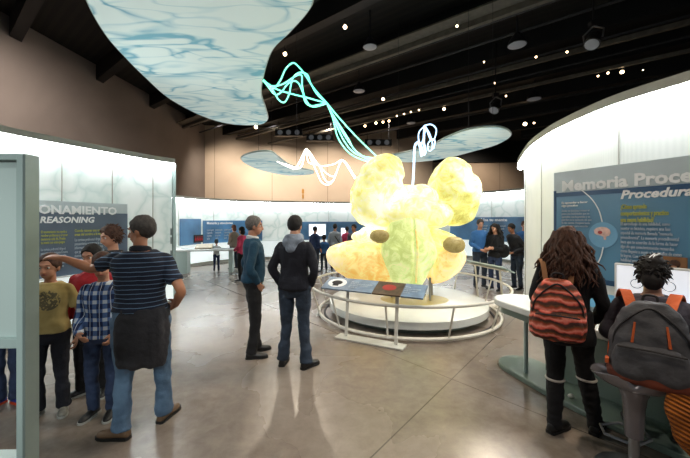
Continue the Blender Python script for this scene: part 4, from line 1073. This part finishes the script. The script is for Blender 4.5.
g = 'blue neon cables'; lb = 'pale blue glowing cable knotted above the brain'
for pl in ([(150, 388), (155, 300), (158, 220), (168, 197), (180, 195), (192, 225), (200, 250), (208, 235), (200, 190), (205, 118)],
           [(205, 118), (180, 145), (176, 180), (188, 200), (200, 170), (207, 118)],
           [(205, 116), (235, 112), (258, 135), (250, 175), (235, 185), (222, 160), (208, 118)],
           [(205, 118), (225, 150), (240, 195), (236, 228), (222, 230), (220, 200), (240, 180), (252, 190), (245, 225)],
           [(160, 215), (172, 195), (184, 230), (188, 258), (196, 240), (190, 205), (204, 160), (206, 118)]):
    cable(pl, (380, 100), 4.58, 6.3, 6.3, 'neon_blue', lb, g, .012 if pl[0] != (150, 388) else .022)
# ------------------------------------------------------------------ foreground display panel at the left edge
fp = empty('display_board', (-1.655, 1.5, 0), R(1)); tag(fp, 'tall frosted display board in a grey-green frame at the left edge', 'display board')
xr = (38-CX)/F*1.5+1.62-.02   # right edge, local
zt = EYE+65/F*1.5; zb = EYE-121/F*1.5
bb = MB(); bb.box((xr-.5, 0, (zt+zb)/2), (.98, .02, zt-zb-.04)); build('frosted_sheet', bb, M['frost'], fp, smooth=False)
for nm, c, d in (('frame_post', (xr, 0, zt/2), (.028, .07, zt)), ('frame_post', (xr-1.0, 0, zt/2), (.028, .07, zt)), ('frame_rail', (xr-.5, 0, zt-.014), (.98, .07, .028)), ('frame_rail', (xr-.5, 0, zb), (.98, .07, .045)), ('frame_rail', (xr-.5, 0, EYE-238/F*1.5), (.98, .07, .03))):
    bb = MB(); bb.box(c, d); build(nm, bb, M['frame_green'], fp, smooth=False, bevel=.003)
bb = MB(); bb.box((xr+.020, .0, zt/2), (.012, .068, zt)); build('edge_strip', bb, M['frame_side'], fp, smooth=False)
for s_ in (0, -1):
    bb = MB(); bb.box((xr+s_*1.0, 0, .012), (.08, .45, .024)); build('foot', bb, M['frame_side'], fp, smooth=False)
# far console with a white top, beside the child
fc = empty('exhibit_console', (-4.75, 10.6, 0), R(12)); tag(fc, 'white far counter with open legs where the small child stands', 'counter')
bb = MB(); bb.box((.3, 0, .72), (1.9, .55, .06)); build('countertop', bb, M['white_lam'], fc, smooth=False, bevel=.02)
bb = MB(); bb.box((-.42, 0, .345), (.34, .45, .69)); build('pedestal', bb, M['frost'], fc, smooth=False)
bb = MB(); bb.box((1.05, 0, .345), (.12, .45, .69)); build('pedestal', bb, M['frost'], fc, smooth=False)
bb = MB(); bb.box((.2, .05, .80), (.5, .3, .10), rot=Matrix.Rotation(R(20), 3, 'X')); build('tilted_label', bb, mat('label_tan', 'b3a68c', .5, var=.2), fc, smooth=False)
# ------------------------------------------------------------------ people
def px_at(px, d): return (px-CX)*d/F
def hoops(root, J, s, hp, hr, fin, up):
    for sx in (-1, 1):
        e = MB(); c = hp(sx*.088, -.005, -.085); e.tube([c+Vector((math.cos(2*PI*i/24), 0, math.sin(2*PI*i/24)))*.034 for i in range(24)], .0028, 6, closed=True); build('hoop_earring', fin(e), M['metal'], root)
    e = MB(); e.tube([hp(-.015, -.10, .10), hp(.01, -.09, .135), hp(.03, -.075, .12)], .006, 6); e.tube([hp(.0, -.115, .09), hp(.012, -.10, .12), hp(.04, -.09, .14)], .005, 6); build('hair_clip', fin(e), M['white_text'], root)
def tied_jacket(root, J, s, hp, hr, fin, up):
    g = MB(); rg = []
    for z, rx, ry, cy in ((1.02, .175, .135, -.01), (.96, .195, .155, -.02), (.85, .205, .155, -.035), (.72, .20, .14, -.05), (.60, .185, .12, -.055), (.56, .175, .10, -.05)):
        rg.append(ring(Vector((.03, cy, z)), Vector((1, 0, 0)), Vector((0, 1, 0)), rx*.94, ry, 26))
    g.loft(rg)
    def fn(c, n): return c+n*(.018*noise.noise(Vector((c.x*14, c.y*14, c.z*2.2)))+.006*noise.noise(c*25))
    remesh('tied_jacket', fin(g), .012, M['charcoal_cloth'], root, 3, fn)
    e = MB(); e.tube([Vector((.19, .0, 1.0))*s, Vector((.10, .15, .98))*s, Vector((0, .17, .93))*s, Vector((-.06, .16, .72))*s], .03, 10); build('jacket_sleeve', e, M['charcoal_cloth'], root)
def loose_laces(root, J, s, hp, hr, fin, up):
    for c0, yw in ((J['anR'], J['ftR']),):
        e = MB(); a = R(yw); fd_ = Vector((math.sin(a), math.cos(a), 0)); c = Vector((c0.x, c0.y, c0.z-.01))+fd_*.05
        e.tube(catmull([c, c+Vector((-.05, -.02, -.01)), c+Vector((-.07, -.04, -.05)), c+Vector((-.05, -.06, -.07)), c+Vector((.0, -.03, -.03)), c], 5), .004, 6); build('shoelace', fin(e), M['shoe_black'], root)
def man1x(*a): tied_jacket(*a); loose_laces(*a)
def hood(root, J, s, hp, hr, fin, up):
    g = MB(); c = up((0, -.055, 1.46)); rg = []
    for t_, rx, ry, dy, dz in ((0, .04, .03, -.085, -.135), (1, .085, .06, -.075, -.11), (2, .118, .085, -.05, -.05), (3, .125, .10, -.03, .01), (4, .115, .095, -.01, .055), (5, .095, .085, .0, .075)):
        rg.append(ring(c+Vector((0, dy+.05, dz)), Vector((1, 0, 0)), Vector((0, 1, 0)), rx, ry, 22))
    g.loft(rg)
    def fn(c_, n): return c_+n*.014*noise.noise(c_*11)
    remesh('hood', fin(g), .012, M['hood_grey'], root, 3, fn)
def bag_extra(m):
    def f(root, J, s, hp, hr, fin, up):
        e = MB(); e.tube([up((-.10, .10, 1.44)), up((.0, .13, 1.25)), up((.2, .06, 1.0))], [.014]*3, 6); e.tube([up((-.10, -.08, 1.44)), up((.05, -.13, 1.25)), up((.2, -.05, 1.0))], [.014]*3, 6); build('bag_strap', fin(e), M[m], root)
    return f
def folded(side_l=True):  # hands together in front of the belly
    return {'elR': (.24, -.02, 1.12), 'elL': (-.24, -.02, 1.12), 'wrR': (.10, .22, .98), 'wrL': (-.10, .22, .98), 'hdR': (-.8, .3, -.1), 'hdL': (.8, .3, -.1), 'pnR': (0, -1, 0), 'pnL': (0, -1, 0)}
def pocketed(): return {'elR': (.275, -.07, 1.12), 'elL': (-.275, -.07, 1.12), 'wrR': (.185, .045, .925), 'wrL': (-.185, .045, .925), 'hdR': (-.35, .1, -.9), 'hdL': (.35, .1, -.9)}
# man in the striped polo: back to us, left arm stretched to the board
a1 = R(12)
person('man in dark striped polo and blue jeans reaching toward the board, jacket tied at waist', -1.62, 2.62, a1, 1.72, .0095, 'skin_tan', 'hair_grey', 'short', 'polo', .97, 'short', 'denim_light', 'shoe_brown', 'sole_dark',
       {'elL': (-.40, .12, 1.31), 'wrL': (-.62, .14, 1.40), 'shL': (-.185, .02, 1.40), 'elR': (.32, -.08, 1.14), 'wrR': (.235, .10, .99), 'hdR': (-.6, .6, -.3),
        'hdL': (-1, .1, .15), 'pnL': (0, .3, -1), 'curl': .35, 'anL': (-.12, -.06, .085), 'knL': (-.12, .0, .49), 'ftL': -75, 'ftR': 20, 'anR': (.13, .14, .085), 'knR': (.13, .10, .49), 'thigh': .102, 'cuff': .072},
       width=1.12, head_yaw=78, head_pitch=-6, top_name='polo_shirt', leg_name='jeans', collar='navy_knit', extra=man1x, fold=1.2)
# man in the teal sweater, profile to the right
person('grey-haired man in dark teal sweater and black trousers, in profile, hands pocketed', -1.14, 4.1, R(-68), 1.735, .0095, 'skin', 'hair_silver', 'short', 'teal_sweater', .93, 'long', 'black_cloth', 'shoe_black', 'sole_dark',
       dict(pocketed(), anR=(.09, -.03, .085), anL=(-.10, .05, .085), cuff=.068), width=.98, head_yaw=-8, head_pitch=-4, collar='white_cloth', belly=.03)
person('dark-haired man in navy hoodie with grey hood and dark jeans, seen from behind', -.58, 3.8, R(-14), 1.735, .0095, 'skin', 'hair_black', 'short', 'navy_knit', .89, 'long', 'denim_dark', 'shoe_black', 'sole_dark',
       dict(pocketed(), elR=(.262, -.05, 1.13), elL=(-.262, -.05, 1.13), anR=(.15, -.02, .085), anL=(-.15, .0, .085), ftR=28, ftL=-10, cuff=.074, hipR=(.105, 0, .9), hipL=(-.105, 0, .9)), width=1.03, head_pitch=-14, top_name='hoodie', leg_name='jeans', extra=hood, fold=1.2)
# children at the left
person('boy in yellow printed tee and black track pants beside the board', px_at(50, 2.86), 2.86, R(204), 1.36, .0095, 'skin', 'hair_brown', 'short', 'tee', .90, 'short', 'navy_knit', 'shoe_grey', 'sole_white',
       {'elR': (.25, .0, 1.12), 'elL': (-.27, -.03, 1.10), 'wrL': (-.27, .10, .86), 'wrR': (.22, .10, .9), 'cuff': .075, 'thigh': .10, 'curl': .5}, width=.98, head=1.17, head_yaw=-12, head_pitch=-4, top_name='tee_shirt', leg_name='track_pants', shoe_names='sneaker')
person('boy in blue and white plaid shirt and blue jeans in front of the striped-polo man', px_at(103, 2.86), 2.86, R(190), 1.37, .0095, 'skin', 'hair_brown', 'short', 'plaid', .84, 'long', 'denim_blue', 'shoe_black', 'sole_white',
       {'elR': (.215, .02, 1.10), 'wrR': (.13, .20, .95), 'hdR': (-.6, .6, -.3), 'elL': (-.22, -.02, 1.1), 'wrL': (-.18, .15, .93), 'anR': (.09, .0, .085), 'anL': (-.09, .02, .085)}, width=.98, head=1.17, head_yaw=14, head_pitch=-12, top_name='plaid_shirt', leg_name='jeans', shoe_names='sneaker')
person('boy in red hoodie and black trousers half hidden behind the plaid boy', px_at(92, 3.18), 3.18, R(195), 1.42, .0105, 'skin', 'hair_black', 'short', 'red_cloth', .88, 'long', 'black_cloth', 'shoe_black', 'sole_white',
       {'ftR': 50}, width=.98, head=1.15, head_yaw=-10, head_pitch=-8, top_name='hoodie', shoe_names='sneaker')
person('person with dark brown bobbed hair peeking out behind the striped-polo man', px_at(112, 3.55), 3.55, R(150), 1.62, .0115, 'skin', 'hair_brown', 'curly', 'black_cloth', .90, 'long', 'black_cloth', 'shoe_black', width=.92, head_pitch=-12)
person('child in jeans and blue and orange sneakers behind the frosted board', px_at(8, 3.02), 3.02, R(205), 1.38, .0105, 'skin', 'hair_brown', 'short', 'dark_grey_knit', .92, 'long', 'denim_dark2' if 'denim_dark2' in M else 'denim_blue', 'shoe_redblue', 'sole_orange',
       {'wrR': (.25, .05, .90), 'cuff': .075, 'anR': (.085, -.02, .085), 'anL': (-.085, .02, .085), 'knR': (.085, .02, .49), 'knL': (-.085, .03, .49), 'ftL': -50, 'ftR': 30, 'thigh': .10}, head=1.15, top_name='sweatshirt', leg_name='jeans', shoe_names='sneaker')
# women at the right
def boots(root, J, s, hp, hr, fin, up):
    for sd in 'RL':
        an, kn = J['an'+sd], J['kn'+sd]; g = MB(); d_ = (kn-an)
        g.tube([an-Vector((0, 0, .05)), an+d_*.1, an+d_*.35, an+d_*.65, an+d_*.86], [.058, .056, .062, .069, .070], 16)
        def fn(c, n): return c+n*.009*noise.noise(Vector((c.x*10, c.y*10, c.z*30)))
        remesh('boot_shaft', fin(g), .010, M['black_cloth'], root, 3, fn)
        g = MB(); c = an+d_*.865; g.tube([c+Vector((math.cos(2*PI*i/20)*.068, math.sin(2*PI*i/20)*.068, 0)) for i in range(20)], .010, 6, closed=True); build('boot_trim', fin(g), M['white_trim'], root)
    g = MB(); rg = [ring(Vector((0, -.005, z)), Vector((1, 0, 0)), Vector((0, 1, 0)), rx, ry, 24) for z, rx, ry in ((1.05, .165, .12), (.95, .19, .145), (.85, .205, .155), (.78, .20, .15))]
    g.loft(rg); remesh('coat_hem', fin(g), .012, M['black_cloth'], root, 3, lambda c, n: c+n*.015*noise.noise(c*9))
W1 = person('woman with long brown hair in black coat and black boots, seen from behind', px_at(567, 2.62), 2.62, R(-34), 1.63, .0095, 'skin', 'hair_brown', 'long', 'black_cloth', .86, 'long', 'black_cloth', 'shoe_black', 'sole_dark',
       {'elR': (.245, .02, 1.12), 'wrR': (.20, .16, .93), 'elL': (-.235, .02, 1.12), 'wrL': (-.18, .2, .98), 'anL': (-.09, -.06, .085), 'knL': (-.085, -.02, .5), 'anR': (.20, .12, .085), 'knR': (.13, .12, .5), 'thigh': .088, 'cuff': .045, 'ftR': 15, 'ftL': 30}, width=.97, head_yaw=-12, head_pitch=-10, top_name='coat', leg_name='leggings', shoe_names='boot', extra=boots)
def pack(name, label, loc, rz, w, d, h, m, mpocket, mstrap, strapw, tiltx=0, bottom=None, stop=1.10, slots=False):
    """a backpack, wearer's side towards +Y"""
    r = empty(name, loc, rz); r.rotation_euler = (tiltx, 0, rz); tag(r, label, 'backpack')
    mb = MB(); rg = []
    for t_, kx, ky in ((0, .80, .80), (.04, .95, 1.0), (.3, 1.0, 1.0), (.55, .93, .88), (.75, .80, .70), (.9, .62, .52), (1.0, .38, .34)):
        rg.append(ring(Vector((0, -.02*(1-t_), h*t_)), Vector((1, 0, 0)), Vector((0, 1, 0)), w/2*kx, d/2*ky, 24, 2.8))
    mb.loft(rg); remesh('pack_body', mb, .011, M[m], r, 5, lambda c, n: c+n*(.013*noise.noise(c*9)+.006*noise.noise(c*22)))
    mb = MB(); rg = []
    for t_, kx, ky in ((.06, .74, .7), (.12, .86, 1.0), (.3, .86, 1.0), (.42, .78, .8), (.48, .6, .4)):
        rg.append(ring(Vector((0, -d*.42, h*t_)), Vector((1, 0, 0)), Vector((0, 1, 0)), w/2*kx, d*.24*ky, 20, 2.8))
    mb.loft(rg); remesh('front_pocket', mb, .011, M[mpocket], r, 4, lambda c, n: c+n*.012*noise.noise(c*11))
    if bottom:
        mb = MB(); rg = [ring(Vector((0, -.02, h*t_)), Vector((1, 0, 0)), Vector((0, 1, 0)), w/2*kx*1.03, d/2*ky*1.04, 24, 2.8) for t_, kx, ky in ((-.015, .78, .78), (.03, .97, 1.02), (.15, 1.0, 1.03))]
        mb.loft(rg); remesh('pack_bottom', mb, .011, M[bottom], r, 3)
    for sx in (-1, 1):
        mb = MB(); pts_ = catmull([(sx*w*.20, d*.28, h*.86), (sx*w*.26, d*.5+.02, h*(stop-.08)), (sx*w*.31, d*.5+.09, h*stop), (sx*w*.36, d*.5+.19, h*(stop-.1)), (sx*w*.40, d*.5+.22, h*.7), (sx*w*.45, d*.5+.12, h*.32), (sx*w*.44, d*.3, h*.15)], 5)
        rgs = []
        for k, p in enumerate(pts_):
            t = (pts_[min(k+1, len(pts_)-1)]-pts_[max(0, k-1)]).normalized(); u_ = Vector((1, 0, 0)); u_ = (u_-t*u_.dot(t)).normalized(); v_ = t.cross(u_)
            rgs.append([p+u_*strapw/2*a+v_*.007*c for a, c in ((-1, -1), (1, -1), (1, 1), (-1, 1))])
        mb.loft(rgs); build('shoulder_strap', mb, M[mstrap], r, ang=60)
    mb = MB(); mb.tube(catmull([(-.035, d*.2, h*.95), (-.03, d*.2, h*1.07), (.03, d*.2, h*1.07), (.035, d*.2, h*.95)], 5), .008, 8); build('grab_handle', mb, M['pack_dark'], r)
    mb = MB(); mb.tube(catmull([(-w*.42, -d*.30, h*.42), (-w*.38, -d*.36, h*.62), (-w*.2, -d*.33, h*.82), (0, -d*.25, h*.93), (w*.2, -d*.33, h*.82), (w*.38, -d*.36, h*.62), (w*.42, -d*.30, h*.42)], 5), .0065, 6); build('zipper', mb, M['pack_dark'], r)
    mb = MB(); mb.tube([(-w*.36, -d*.66, h*.44), (0, -d*.72, h*.455), (w*.36, -d*.66, h*.44)], .006, 6); build('pocket_zipper', mb, M['pack_dark'], r)
    if slots:
        for sx in (-1, 1):
            mb = MB(); mb.tube([(sx*w*.2, -d*.50, h*.5), (sx*w*.17, -d*.43, h*.75)], [.008, .006], 6); build('orange_piping', mb, M['orange_fabric'], r)
        mb = MB(); mb.box((-w*.49, -d*.2, h*.2), (.02, .09, .03)); build('orange_tab', mb, M['orange_fabric'], r)
    return r
wf = Vector((math.sin(R(34)), math.cos(R(34)), 0))
pack('backpack', 'red and orange striped backpack on the long-haired woman', Vector((px_at(567, 2.62), 2.62, .80))-wf*.225-Vector((.05, -.03, 0)), R(-34), .375, .20, .44, 'pack_stripe', 'pack_stripe', 'tan_strap', .035, stop=1.27)
def skirtx(root, J, s, hp, hr, fin, up):
    hoops(root, J, s, hp, hr, fin, up)
W2p = (px_at(650, 2.28), 2.26)
W2rz = R(-42)
person('seated woman with dark pinned-up hair and hoop earrings in dark grey top, on the stool', W2p[0], W2p[1], W2rz, 1.66, .0095, 'skin', 'hair_black', 'messy', 'dark_grey_knit', .90, 'long', 'black_cloth', 'shoe_black', 'sole_dark',
       {'hipR': (.10, .02, .64), 'hipL': (-.10, .02, .64), 'knR': (.20, .40, .55), 'knL': (-.12, .40, .55), 'anR': (.16, .36, .16), 'anL': (-.12, .34, .16), 'elR': (.30, .14, .90), 'elL': (-.27, .12, .88), 'wrR': (.22, .36, .88), 'wrL': (-.16, .34, .86), 'hdR': (-.1, 1, 0), 'hdL': (.1, 1, 0), 'pnR': (0, 0, -1), 'pnL': (0, 0, -1), 'thigh': .105}, drop=.25,
       width=1.04, head_pitch=-16, lean=(0, .10), top_name='knit_top', extra=skirtx, hands='open')
wf = Vector((math.sin(R(42)), math.cos(R(42)), 0))
pack('backpack', 'large dark grey backpack with orange straps on the seated woman', Vector((W2p[0], W2p[1], .655))-wf*.25+Vector((-.02, 0, 0)), W2rz, .43, .24, .50, 'pack_grey', 'pack_grey', 'orange_fabric', .06, R(-6), 'pack_rust', slots=True)
# orange ribbed sweater hanging off the stool
mb = MB(); hb_ = Vector((1.985, 1.95, -.02))
mb.tube([hb_+Vector(p) for p in ((.02, .06, .80), (.0, .0, .72), (.0, -.03, .60), (.03, -.03, .46), (.08, -.02, .32))], [.05, .085, .11, .10, .05], 18, flat=.55, up=(0, 1, 0))
mb.tube([hb_+Vector(p) for p in ((-.02, .08, .80), (.10, .02, .78), (.17, .02, .66), (.17, .04, .48))], [.05, .07, .06, .05], 14)
o = remesh('sweater', mb, .011, M['ribbed_orange'], None, 4, lambda c, n: c+n*.012*noise.noise(c*10)); tag(o, 'orange ribbed sweater hanging over the right side of the stool', 'sweater')
# ---------- background people
FV = .016
person('woman with auburn hair in taupe jacket at the far counter beside the child', px_at(234, 11.3), 11.3, R(60), 1.52, FV, 'skin', 'hair_auburn', 'bob', 'taupe_cloth', .85, 'long', 'denim_dark', 'shoe_black', pose=folded(), head_pitch=-15)
person('dark-haired woman in pink jacket and black trousers left of the teal-sweater man', px_at(242, 9.1), 9.1, R(75), 1.50, FV, 'skin', 'hair_black', 'bob', 'pink_cloth', .85, 'long', 'black_cloth', 'shoe_black', pose=folded(), head_pitch=-10)
person('small child in white shirt and navy trousers at the far counter', px_at(216.5, 10.9), 11.3-.4, R(20), 1.0, FV, 'skin', 'hair_black', 'short', 'white_cloth', .88, 'long', 'dark_blue_jacket', 'shoe_black', pose={'elR': (.3, .05, 1.2), 'elL': (-.3, .05, 1.2), 'wrR': (.3, .3, 1.15), 'wrL': (-.3, .3, 1.15)}, head=1.35)
person('person in dark blue jacket in front of the bright far screen', px_at(315, 10.6), 10.6, R(-40), 1.48, FV, 'skin', 'hair_black', 'short', 'dark_blue_jacket', .85, 'long', 'denim_dark', 'shoe_black', head_pitch=-8)
person('small child in blue between the blue-jacket person and the grey-shirt man', px_at(324, 10.9), 10.9, R(20), 1.15, FV, 'skin', 'hair_black', 'short', 'blue_sweater', .88, 'long', 'denim_dark', 'shoe_black', head=1.3)
person('man in light grey shirt with a diagonal bag strap, seen from behind', px_at(335, 11.0), 11.0, R(-10), 1.56, FV, 'skin', 'hair_black', 'short', 'grey_shirt', .86, 'long', 'black_cloth', 'shoe_black', extra=bag_extra('pack_dark'))
person('person in magenta top far left of the brain, turned to the wall', px_at(347, 11.8), 11.8, R(10), 1.45, FV, 'skin', 'hair_black', 'short', 'pink_cloth', .86, 'long', 'black_cloth', 'shoe_black')
person('man in dark olive jacket facing us just left of the brain', px_at(354, 9.6), 9.6, R(150), 1.56, FV, 'skin_tan', 'hair_black', 'short', 'dark_grey_knit', .86, 'long', 'denim_dark', 'shoe_black')
person('person in red top mostly hidden behind the brain sculpture', px_at(371, 9.8), 9.8, R(120), 1.50, FV, 'skin', 'hair_black', 'short', 'red_cloth', .86, 'long', 'black_cloth', 'shoe_black')
MV = .0125
person('man in blue sweater looking down with clasped hands by the rail', px_at(480, 8.15), 8.15, R(188), 1.71, MV, 'skin', 'hair_grey', 'short', 'blue_sweater', .90, 'long', 'denim_dark', 'shoe_black', pose=folded(), head_yaw=-10, head_pitch=-16, width=1.02)
person('woman with long dark hair in black jacket, arms crossed, beside the blue-sweater man', px_at(495, 7.9), 7.9, R(125), 1.60, MV, 'skin', 'hair_black', 'long', 'black_cloth', .84, 'long', 'denim_blue', 'shoe_black', pose=dict(folded(), wrR=(.02, .22, 1.13), wrL=(-.02, .25, 1.10), elR=(.24, .05, 1.08), elL=(-.24, .05, 1.08)), head_pitch=-18, extra=bag_extra('pack_dark'))
person('dark-haired man leaning over in black jacket near the right wall end', px_at(517, 8.0), 8.0, R(105), 1.60, MV, 'skin_tan', 'hair_black', 'short', 'charcoal_cloth', .88, 'long', 'denim_dark', 'shoe_black', pose=folded(), lean=(0, .16), head_pitch=-20)
person('man behind the leaning man, only his head showing by the wall end', px_at(524.5, 8.7), 8.7, R(160), 1.66, MV, 'skin_tan', 'hair_brown', 'short', 'blue_sweater', .88, 'long', 'denim_dark', 'shoe_black')
hbg = MB(); hbg.ell((0, 0, 0), (.15, .09, .17), 16, 10); o = remesh('shoulder_bag', hbg, .02, M['black_cloth'], None, 3, lambda c, n: c+n*.015*noise.noise(c*9)); o.location = (px_at(503, 7.8), 7.78, .95); tag(o, 'black shoulder bag hanging at the side of the long-haired woman by the rail', 'bag')
# ------------------------------------------------------------------ lights
def spot(loc, to, energy, ang, col=(1, .86, .68), rad=.15, blend=.6):
    l = bpy.data.lights.new('spot', 'SPOT'); l.energy = energy; l.spot_size = R(ang); l.spot_blend = blend; l.color = col; l.shadow_soft_size = rad
    o = bpy.data.objects.new('hall_and_fill_spot', l); C.objects.link(o); o.location = loc
    o.rotation_euler = (Vector(to)-Vector(loc)).to_track_quat('-Z', 'Y').to_euler(); return o
spot((-2, 13, 7.6), (1.1, 6.1, .2), 900, 50); spot((5, 11.5, 7.6), (1.1, 6.1, .2), 900, 50); spot((1.5, .5, 7.6), (1.1, 5.0, 0), 500, 60)
spot((-.6, -1.8, 6.5), (-1.9, 1.9, 1.0), 350, 62, (.95, .97, .95)); spot((-1.7, -2.6, 3.2), (-1.95, 1.5, 1.25), 420, 26, (.93, 1, .98), .3); spot((.6, -1.8, 6.5), (1.9, 2.6, 1.2), 300, 55, (1, .9, .8))  # board spots behind the camera are added to brighten its front
spot((-3, 7, 7.4), (-1.0, 5, 0), 420, 75, (1, .9, .78)); spot((3, 5, 7.4), (.8, 2.6, 0), 700, 70, (1, .82, .62)); spot((0, 10.5, 7.4), (-2.5, 10.5, 0), 900, 85, (1, .93, .85))
spot((6, 9, 7.4), (4.2, 8.4, 0), 700, 60)
for x_, e in ((-8.5, 900), (-5, 1500), (-1, 1600), (3, 1400)): spot((x_, 21.5, 8.0), (x_, 26, 2.6), e*1.55, 100, (1, .90, .76), .3, .9)
spot((11, 26, 8), (12, 30, 3), 900, 100, (1, .84, .66), .3, .9)
spot((-8, 9, 8.0), (-11.5, 12, 3), 1700, 110, (1, .9, .82), .3, 1)
spot((-3.6, 5.2, 2.95), (-2.4, 5.5, 4.2), 30, 150, (.93, 1, .98), .2, 1)
w = bpy.data.worlds.new('World'); sc.world = w; w.use_nodes = True
w.node_tree.nodes['Background'].inputs[0].default_value = (.75, .85, .95, 1); w.node_tree.nodes['Background'].inputs[1].default_value = .12
cam = bpy.data.cameras.new('Camera'); co = bpy.data.objects.new('Camera', cam); C.objects.link(co)
cam.sensor_width = 36; cam.lens = F/690*36; cam.shift_y = -9/690; co.location = (0, 0, EYE); co.rotation_euler = (R(90), 0, 0); cam.clip_start = .05
sc.camera = co
sc.view_settings.view_transform = 'Standard'; sc.view_settings.look = 'None'; sc.view_settings.gamma = 1; sc.view_settings.use_curve_mapping = False; sc.view_settings.exposure = .2

bpy.data.scenes.remove(TMP)
